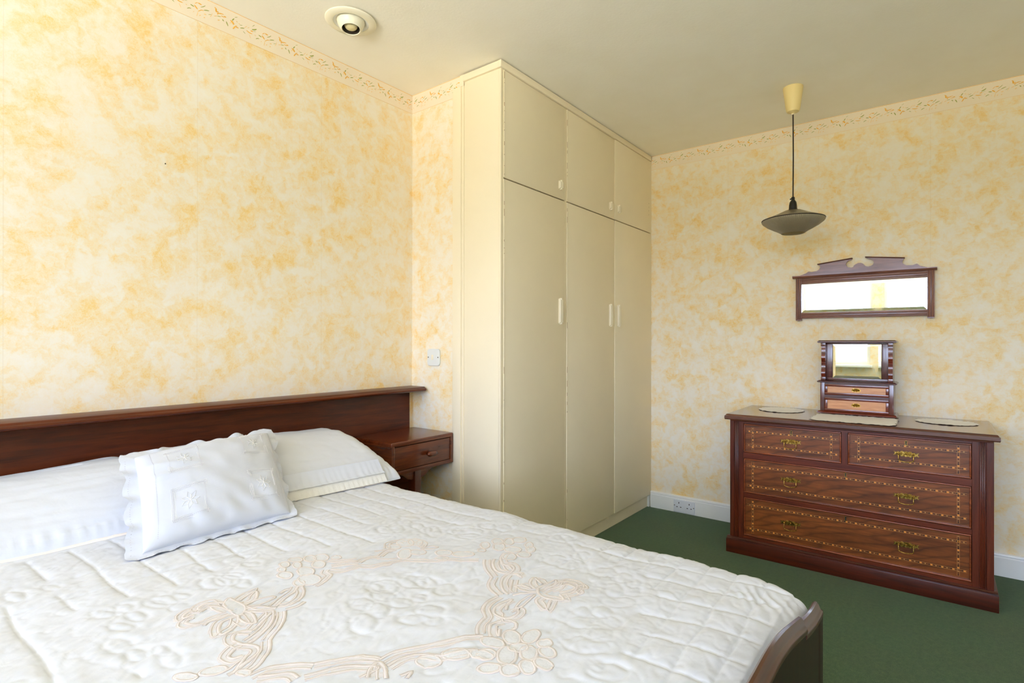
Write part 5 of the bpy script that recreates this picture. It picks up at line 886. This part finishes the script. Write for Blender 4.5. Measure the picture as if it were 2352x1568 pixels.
def inlay_meshes(ya, yb, za, zb, name_parent):
    """two upright and two level stringing lines with beads; ya>yb"""
    ms = {'o': MB(), 'e': MB(), 'b': MB(), 'l': MB()}; x = XF+.0062
    def run(fix, a, b, horiz, ph):
        w = .0036; L = abs(b-a); lo = min(a, b)
        def q_(mb, s0, s1, t0, t1, dx=0):
            if horiz: mb.box(x-.0003-dx, x+.001, s0, s1, fix+t0, fix+t1)
            else: mb.box(x-.0003-dx, x+.001, fix+t0, fix+t1, s0, s1)
        q_(ms['l'], lo, lo+L, w, w+.0010); q_(ms['l'], lo, lo+L, -w-.0010, -w)
        s = lo+ph*.038-.038
        while s < lo+L:
            for (o_, l_, mm, tt) in ((0, .0075, 'o', w*.9), (.0105, .0034, 'e', w*.75), (.0165, .0050, 'b', w*.6), (.0235, .0045, 'l', w*.6), (.0300, .0040, 'b', w*.6)):
                a0, a1 = s+o_, s+o_+l_
                if a0 > lo and a1 < lo+L: q_(ms[mm], a0, a1, -tt, tt, .0001)
            s += .038
    iy, iz = .039, .0345
    for zz, ph in ((za+iz, .1), (zb-iz, .6)): run(zz, yb+.010, ya-.010, True, ph)
    for yy, ph in ((ya-iy, .3), (yb+iy, .8)): run(yy, za+.010, zb-.010, False, ph)
    out = MB()
    for k_, mt, nm in (('l', M_boxw, 'inlay_line'), ('b', M_inb, 'brown_inlay'), ('e', M_ebony, 'ebony_inlay'), ('o', M_orange, 'satinwood_inlay')):
        tag(ms[k_].build(nm, mt, name_parent), kind='stuff')
def drawer(ya, yb, za, zb, hs, ky):
    ya -= .0015; yb += .0015; za += .0015; zb -= .0015
    d_ = MB().box(XF+.006, XF+.03, ya-.006, yb+.006, za+.006, zb-.006).build('drawer', M_waln, ch)
    bd_ = MB(); w = .0065
    def beadrun(y0, y1, z0, z1):            # rounded cock bead
        bd_.box(XF-.003, XF+.02, y0, y1, z0, z1)
    beadrun(ya, yb, za, za+w); beadrun(ya, yb, zb-w, zb); beadrun(ya, ya-w, za+w, zb-w); beadrun(yb+w, yb, za+w, zb-w)
    bd_.build('cock_bead', M_bead, d_, bevel=.0024, seg=3)
    inlay_meshes(ya-.004, yb+.004, za+.004, zb-.004, d_)
    for (hy, hz) in hs:
        h_ = place(PLm, 'handle', d_, (XF+.006, hy, hz))
    # a handle is plate, bail and two posts joined under the drawer
        place(BLm, 'bail', d_, (XF+.006, hy, hz-.001))
        for s_ in (-1, 1): place(POm, 'handle_post', d_, (XF+.006, hy+s_*.0275, hz))
    e_ = place(ESm, 'escutcheon', d_, (XF+.006, ky[0], ky[1])); place(KHm, 'keyhole', d_, (XF+.006, ky[0], ky[1]))
drawer(-1.3285, -1.778, .541, .694, [(-1.554, .621)], (-1.557, .667))
drawer(-1.803, -2.2585, .541, .694, [(-2.030, .619)], (-2.030, .669))
drawer(-1.3285, -2.2585, .327, .511, [(-1.554, .4265), (-2.030, .4275)], (-1.794, .489))
drawer(-1.3285, -2.2585, .100, .304, [(-1.554, .207), (-2.030, .207)], (-1.794, .279))

# ------------------------------------------------------------ doilies
ZT = .7428
def doily(cx, cy, rx, ry, label, seed, rect=False, rot=0):
    m = MB(); NA, NRr = 132, 9; rnd = random.Random(seed)
    for j in range(NRr+1):
        f_ = j/NRr
        for i in range(NA):
            t = 2*PI*i/NA; c_, s_ = math.cos(t), math.sin(t)
            if rect:
                k_ = 1/max(abs(c_)**8, abs(s_)**8, (abs(c_)**8+abs(s_)**8))**(1/8); c_, s_ = c_*k_, s_*k_
            sc = 1+.045*abs(math.sin(t*11)) + .02*math.sin(t*37+seed) if f_ > .85 else 1
            x, y = rx*f_*c_*sc, ry*f_*s_*sc
            z = .0012+.0018*abs(noise.noise((x*40, y*40, seed)))+(.004*abs(noise.noise((x*60, y*60, seed+3))) if f_ > .8 else 0)
            m.v.append((cx+x*math.cos(rot)-y*math.sin(rot), cy+x*math.sin(rot)+y*math.cos(rot), ZT+z))
    for j in range(NRr):
        for i in range(NA): m.f.append((j*NA+i, j*NA+(i+1) % NA, (j+1)*NA+(i+1) % NA, (j+1)*NA+i))
    o = m.build('doily', M_doily, None, smooth=1.5, fix=False)
    return tag(o, label, 'doily')
doily(1.462, -1.447, .125, .112, 'round crocheted doily on the left end of the chest top', 1)
doily(1.435, -2.175, .105, .116, 'oval crocheted doily on the right end of the chest top', 2)
doily(1.275, -1.815, .150, .172, 'square crocheted doily under the small dressing mirror on the chest', 3, True)

# ------------------------------------------------------------ dressing-table mirror with two drawers
ZB_ = ZT+.006
dm = thing('dressing_mirror', (1.48, -1.81, ZB_), 'small dark wood dressing mirror with two maple fronted drawers on the chest', 'mirror')
XB, XK = 1.425, 1.565; ya, yb = -1.646, -1.970
def tray(z0, z1, oh, name, mat=M_box):      # moulded board overhanging by oh
    m = MB(); zs = [(oh-.004, z0), (oh, z0+(z1-z0)*.25), (oh, z0+(z1-z0)*.5), (oh-.007, z1-.001), (oh-.010, z1)]
    for o_, z in zs: m.v += [(XB-o_, ya+o_, z), (XK, ya+o_, z), (XK, yb-o_, z), (XB-o_, yb-o_, z)]
    for i in range(4):
        for j in range(4): m.f.append((i*4+j, i*4+(j+1) % 4, i*4+4+(j+1) % 4, i*4+4+j))
    m.f += [(0, 1, 2, 3), (19, 18, 17, 16)]; return m.build(name, mat, dm)
tray(ZB_, ZB_+.013, .014, 'base_moulding', M_boxr); tray(.913, .924, .014, 'middle_shelf'); tray(1.124, 1.137, .013, 'top_board')
MB().box(XB+.002, XK, ya-.0, ya-.012, ZB_+.012, .914).build('side_panel', M_boxz, dm)
MB().box(XB+.002, XK, yb+.012, yb, ZB_+.012, .914).build('side_panel', M_boxz, dm)
MB().box(XK-.008, XK, ya-.006, yb+.006, ZB_+.012, 1.126).build('back_panel', M_box, dm)
for y in (ya, yb+.020): MB().box(XB-.002, XB+.010, y, y-.020, ZB_+.012, .914).build('front_post', M_boxz, dm, bevel=.0008)
MB().box(XB, XB+.01, ya-.02, yb+.02, .8335, .8475).build('drawer_rail', M_box, dm)
MB().box(XB, XB+.01, ya-.02, yb+.02, .905, .914).build('top_rail', M_box, dm)
# recessed upper case
MB().box(XB+.020, XK, ya-.004, ya-.016, .924, 1.125).build('side_panel', M_box, dm)
MB().box(XB+.020, XK, yb+.016, yb+.004, .924, 1.125).build('side_panel', M_box, dm)
for y0, y1 in ((-1.662, -1.699), (-1.917, -1.954)):
    MB().box(XB+.032, XB+.044, y0, y1, .924, 1.125).build('mirror_stile', M_boxz, dm, bevel=.001)
# wavy front columns
def column(y0, y1):
    m = MB(); pr = []
    z0, z1 = .942, 1.106; N_ = 44
    for i in range(N_+1):
        t = i/N_; z = z0+(z1-z0)*t
        x = XB+.010-.0075*abs(math.sin(PI*2*t))**.8-.005*math.sin(PI*4*t+.6)*(1 if t < .5 else .8)-.003*(t < .5)
        pr.append((x, z))
    pr += [(XB+.028, z1), (XB+.028, z0)]
    m.prism(pr, 'y', y0, y1)
    c_ = m.build('column', M_boxr, dm, smooth=True)
    for (a, b) in ((.924, .942), (1.106, 1.125)): MB().box(XB-.001, XB+.028, y0+.0015, y1-.0015, a, b).build('column_block', M_boxz, c_, bevel=.001)
column(-1.650, -1.669); column(-1.947, -1.966)
def bevel_glass(m, x, y0, y1, z0, z1, bw, dp):
    o = [(x+dp, y0, z0), (x+dp, y1, z0), (x+dp, y1, z1), (x+dp, y0, z1)]; i_ = [(x, y0-bw, z0+bw), (x, y1+bw, z0+bw), (x, y1+bw, z1-bw), (x, y0-bw, z1-bw)]
    bk = [(x+dp+.003, a[1], a[2]) for a in o]
    m.add(o+i_+bk, [(4, 5, 6, 7), (0, 1, 5, 4), (1, 2, 6, 5), (2, 3, 7, 6), (3, 0, 4, 7), (0, 8, 9, 1), (1, 9, 10, 2), (2, 10, 11, 3), (3, 11, 8, 0), (11, 10, 9, 8)]); return m
bevel_glass(MB(), XB+.034, -1.7005, -1.9155, .9375, 1.1155, .012, .0009).build('mirror_glass', M_glass, dm)
for za_, zb_ in ((.9245, .9365), (1.117, 1.1245)): MB().box(XB+.030, XB+.046, -1.662, -1.954, za_, zb_).build('mirror_rail', M_box, dm, bevel=.001)
def shell_pull():
    m = MB(); n = 9; out = []
    for i in range(n):                      # fan of raised lobes over a cup
        a = PI*(i+.5)/n; c_ = math.cos(a)
        m.tube([(-.0012, 0, -.006), (-.0045, .010*c_, .0045*math.sin(a)-.002), (-.0016, .0175*c_, .0095*math.sin(a)-.001)], [.0012, .0026, .0014], 6)
    pl = [(.021*math.cos(t), -.0005+(.0115 if math.sin(t) > 0 else .0085)*math.sin(t)*(1+.12*math.cos(6*t))) for t in [2*PI*i/28 for i in range(28)]]
    m.prism(pl, 'x', -.0012, 0); return m.mesh('pull', M_brass, smooth=True)
SPm = shell_pull()
for z0, z1 in ((.848, .9045), (ZB_+.0135, .833)):
    y0, y1 = ya-.0205, yb+.0205
    d_ = MB().box(XB+.004, XB+.02, y0-.010, y1+.010, z0+.010, z1-.010).build('drawer', M_maple, dm)
    fr = MB()
    for (a, b, c_, e_) in ((y0, y1, z0, z0+.0125), (y0, y1, z1-.0125, z1), (y0, y0-.013, z0+.0125, z1-.0125), (y1+.013, y1, z0+.0125, z1-.0125)): fr.box(XB-.001, XB+.012, a, b, c_, e_)
    fr.build('drawer_frame', M_boxr, d_, bevel=.0018, seg=2)
    MB().box(XB+.02, XK-.02, y0-.015, y1+.015, z0+.012, z1-.012).build('drawer_box', M_box, d_)
    place(SPm, 'pull', d_, (XB+.004, -1.8085, (z0+z1)/2))

# ------------------------------------------------------------ wall mirror
wm = thing('overmantel_mirror', (W-.012, -1.813, 1.25), 'wide wall mirror in a wooden frame topped by a broken scroll pediment', 'mirror')
xf = W-.024
def hrail(z0, z1, name):
    m = MB().box(xf, W-.001, -1.5215, -2.1035, z0, z1); zc = (z0+z1)/2
    m.tube([(xf, -1.522, zc+.006), (xf, -2.103, zc+.006)], .0036, 8).tube([(xf, -1.522, zc-.005), (xf, -2.103, zc-.005)], .0028, 8)
    return m.build(name, M_mir, wm, bevel=.001)
hrail(1.4615, 1.4955, 'top_rail'); hrail(1.264, 1.2965, 'bottom_rail')
for y0, y1 in ((-1.4935, -1.5225), (-2.1015, -2.1315)):
    m = MB().box(xf-.003, W-.001, y0, y1, 1.256, 1.4955)
    for q_ in (.28, .72): m.tube([(xf-.003, y0+(y1-y0)*q_, 1.258), (xf-.003, y0+(y1-y0)*q_, 1.494)], .0052, 8)
    m.build('stile', M_mirz, wm, bevel=.0008)
    MB().lathe([(.0001, 1.2495), (.008, 1.251), (.011, 1.256)], (0, 0, 0), 10).box(-.012, .012, -.0145, .0145, 1.252, 1.257).build('foot', M_mirz, wm).location = (W-.014, (y0+y1)/2, 0)
m = MB().prism([(W-.001, 1.4955), (xf-.004, 1.4955), (xf-.008, 1.499), (xf-.010, 1.504), (xf-.013, 1.5065), (xf-.013, 1.5105), (W-.001, 1.5105)], 'y', -1.4765, -2.1415)
m.build('cornice', M_mir, wm)
PED = [(-1.508, 1.5105), (-1.543, 1.5235), (-1.558, 1.533), (-1.574, 1.530), (-1.600, 1.533), (-1.612, 1.541), (-1.618, 1.554), (-1.609, 1.568), (-1.70, 1.5785), (-1.770, 1.586), (-1.7685, 1.581), (-1.755, 1.577), (-1.746, 1.570), (-1.742, 1.560), (-1.746, 1.548), (-1.754, 1.541), (-1.768, 1.538), (-1.777, 1.541), (-1.780, 1.549), (-1.788, 1.556), (-1.800, 1.561), (-1.812, 1.561), (-1.822, 1.556), (-1.829, 1.548), (-1.834, 1.541), (-1.845, 1.538), (-1.858, 1.540), (-1.868, 1.547), (-1.872, 1.556), (-1.869, 1.567), (-1.860, 1.575), (-1.848, 1.580), (-1.836, 1.587), (-1.90, 1.580), (-2.004, 1.567), (-1.998, 1.556), (-1.997, 1.546), (-2.003, 1.537), (-2.015, 1.531), (-2.040, 1.529), (-2.059, 1.535), (-2.073, 1.522), (-2.110, 1.5105)]
MB().prism([(y, z) for y, z in PED], 'x', xf+.006, W-.003).build('pediment', M_mir, wm)
for (a, b) in (((-1.6035, 1.5695), (-1.7735, 1.5885)), ((-1.8325, 1.5895), (-2.0075, 1.5690))):
    m = MB(); d_ = Vector((0, b[0]-a[0], b[1]-a[1])).normalized(); nn = Vector((0, -d_.z, d_.y)); nn = nn if nn.z > 0 else -nn
    A_, B_ = Vector((0, *a)), Vector((0, *b)); v = []
    for P0 in (A_, B_):
        for (xx, k_) in ((W-.003, 0), (xf, 0), (xf-.003, .0025), (xf-.005, .0045), (W-.003, .0045)): v.append(Vector((xx, P0.y, P0.z))+nn*(k_-.0015))
    m.add(v, [(0, 1, 2, 3, 4), (9, 8, 7, 6, 5)]+[(i, (i+1) % 5, 5+(i+1) % 5, 5+i) for i in range(5)]); m.build('pediment_cap', M_mir, wm)
bevel_glass(MB(), xf+.006, -1.5205, -2.1035, 1.2955, 1.4625, .017, .0012).build('mirror_glass', M_glass, wm)
MB().box(xf+.012, W-.002, -1.50, -2.12, 1.27, 1.49).build('backing_board', M_mir, wm)

# ------------------------------------------------------------ pendant lamp
LX, LY = 1.107, -1.573
pl = thing('pendant_lamp', (LX, LY, H), 'pendant lamp with flat pressed glass shade hanging on a dark cord', 'lamp')
o = MB().lathe([(.0005, 2.266), (.006, 2.2665), (.0075, 2.270), (.0275, 2.278), (.0305, 2.284), (.0325, 2.292), (.0455, 2.392), (.046, 2.3995)], (LX, LY, 0), 40).build('ceiling_rose', M_rose, pl, smooth=True)
MB().lathe([(.0025, 2.2635), (.0068, 2.2645), (.0072, 2.268), (.004, 2.271)], (LX, LY, 0), 16).build('cord_grommet', M_handle, o, smooth=True)
MB().tube([(LX, LY, 2.27), (LX+.001, LY-.001, 2.05), (LX, LY, 1.842)], .0031, 8).build('cord', M_cord, pl, smooth=True)
ho = MB().lathe([(.003, 1.853), (.007, 1.852), (.0085, 1.846), (.008, 1.838), (.0105, 1.834), (.0155, 1.826), (.0180, 1.812), (.0195, 1.792), (.0225, 1.789), (.0225, 1.784), (.012, 1.782)], (LX, LY, 0), 24).build('lamp_holder', M_black, pl, smooth=True)
MB().tube([(LX, LY+.004, 1.846), (LX-.004, LY+.013, 1.8415)], .0032, 8).build('cord_grip_screw', M_black, ho, smooth=True)
pr_out = [(.024, 0.0), (.040, -.004), (.075, -.020), (.115, -.036), (.136, -.0445), (.1405, -.0475)]
zt = 1.787
sh1 = MB().lathe([(r_, h_) for r_, h_ in pr_out]+[(r_-.003, h_-.003) for r_, h_ in pr_out[::-1]], (0, 0, 0), 96, closed=True)
for i in range(96): sh1.f.append((i, (i+1) % 96, 11*96+(i+1) % 96, 11*96+i))
o = place(sh1.mesh('shade', M_shade, smooth=1.5), 'upper_shade', pl, (LX, LY, zt))
MB().lathe([(.1395, -.0470), (.1432, -.0470), (.1440, -.0490), (.1432, -.0508), (.1395, -.0508)], (LX, LY, zt), 96, closed=True).build('shade_rim', M_cord, pl, smooth=True)
lo_ = [(.1420, -.0510), (.1432, -.0535), (.139, -.061), (.118, -.078), (.092, -.093), (.070, -.1045), (.057, -.1130), (.0525, -.1170)]
sh2 = MB().lathe(lo_+[(r_-.003, h_+.002) for r_, h_ in lo_[::-1]], (0, 0, 0), 96, closed=True)
k = len(lo_)*2-1
for i in range(96): sh2.f.append((i, (i+1) % 96, k*96+(i+1) % 96, k*96+i))
place(sh2.mesh('shade', M_shade, smooth=1.5), 'lower_shade', pl, (LX, LY, zt))
MB().lathe([(.0005, 1.700), (.012, 1.703), (.022, 1.715), (.025, 1.730), (.020, 1.748), (.013, 1.762), (.013, 1.784)], (LX, LY, 0), 20).build('bulb', M_white, pl, smooth=True)

M_eyeball = paint('eyeball_enamel', lin(242, 236, 212), .3, 0, .01)
# ------------------------------------------------------------ recessed eyeball spotlight
SX, SY = -.596, -.309
sl = thing('eyeball_spotlight', (SX, SY, H), 'round cream eyeball spotlight set into the ceiling above the bed', 'ceiling light')
tilt = Matrix.Rotation(math.radians(2.0), 3, Vector((1, .7, 0)))
c0 = (SX, SY, 2.393)
MB().lathe([(.068, .004), (.0985, .004), (.0985, .001), (.096, -.0015), (.072, -.0045), (.068, -.0035), (.0665, .004)], c0, 64, rot=tilt, closed=True).build('flange', M_eyeball, sl, smooth=True)
MB().lathe([(.0665, .0035), (.0672, -.002), (.060, .001), (.054, .010), (.052, .03), (.066, .03)], c0, 64, rot=tilt, closed=True).build('inner_ring', M_white, sl, smooth=True)
ax = Vector((-.06, -.10, -.99)).normalized(); q4 = Vector((0, 0, -1)).rotation_difference(ax).to_matrix()
rb = .0545; prof = []
for i in range(19):
    a = math.radians(41+i*(80/18)); prof.append((rb*math.sin(a), -rb*math.cos(a)))
prof2 = [(r_*.94, h_*.94) for r_, h_ in prof[::-1]]
cb = (SX, SY, 2.403)
MB().lathe(prof+prof2+prof[:1], cb, 56, rot=q4, closed=True).build('eyeball', M_eyeball, sl, smooth=1.5)
MB().lathe([(rb*.66, -rb*.70), (rb*.60, -.0), (rb*.3, .02), (.0005, .022)], cb, 40, rot=q4, closed=True).build('dark_reflector', M_gap, sl, smooth=True)
MB().lathe([(.0005, -.040), (.014, -.038), (.022, -.033), (.0255, -.026), (.0245, -.010), (.015, .010)], cb, 32, rot=q4).build('frosted_bulb', paint('frosted_bulb_glass', lin(222, 208, 158), .4, 0, .01), sl, smooth=True)

# ------------------------------------------------------------ switch and socket plates
sw = thing('wall_switch', (-.004, -.165, 1.05), 'white fused switch plate on the short wallpapered wall beside the wardrobe', 'switch')
m = MB(); pts = []
for i in range(40):
    t = 2*PI*i/40; c_, s_ = math.cos(t), math.sin(t); k_ = (abs(c_)**7+abs(s_)**7)**(-1/7); pts.append((-.165+.0435*c_*k_*(.96 if abs(s_) > .9 else 1), 1.05+.0425*s_*k_))
m.prism(pts, 'x', -.009, -.0005); m.build('plate', M_white, sw, bevel=.003, seg=3)
MB().box(-.0122, -.008, -.154, -.1665, 1.037, 1.0625).build('rocker', M_handle, sw, bevel=.0015)
for y in (-.130, -.198): MB().lathe([(.0002, -.0098), (.003, -.0096), (.0034, -.0088)], (0, y, 1.05), 12, 'x').build('screw', M_screw, sw)
sk = thing('double_socket', (W-.02, -.831, .045), 'white double power socket set into the white skirting board', 'socket')
xs_ = W-.0155
MB().box(xs_-.008, xs_, -.760, -.902, .004, .086).build('plate', M_sock, sk, bevel=.004, seg=3)
for cy in (-.797, -.866):
    for (dy, dz, a, b) in ((0, .016, .0024, .0052), (.0125, -.011, .0044, .0024), (-.0125, -.011, .0044, .0024)):
        MB().box(xs_-.0083, xs_-.006, cy+dy-a, cy+dy+a, .050+dz-b, .050+dz+b).build('pin_hole', M_hole, sk)
for y in (-.767, -.895): MB().lathe([(.0002, -.0090), (.003, -.0088), (.0036, -.0078)], (xs_, y, .047), 12, 'x').build('screw', M_screw, sk)
# nail in the wallpaper
tag(MB().lathe([(.0002, -.004), (.0022, -.0035), (.0016, -.0005)], (-1.145, 0, 1.752), 8, 'y').build('picture_nail', M_gap, None), 'tiny dark nail stuck in the wallpaper above the headboard', 'nail')
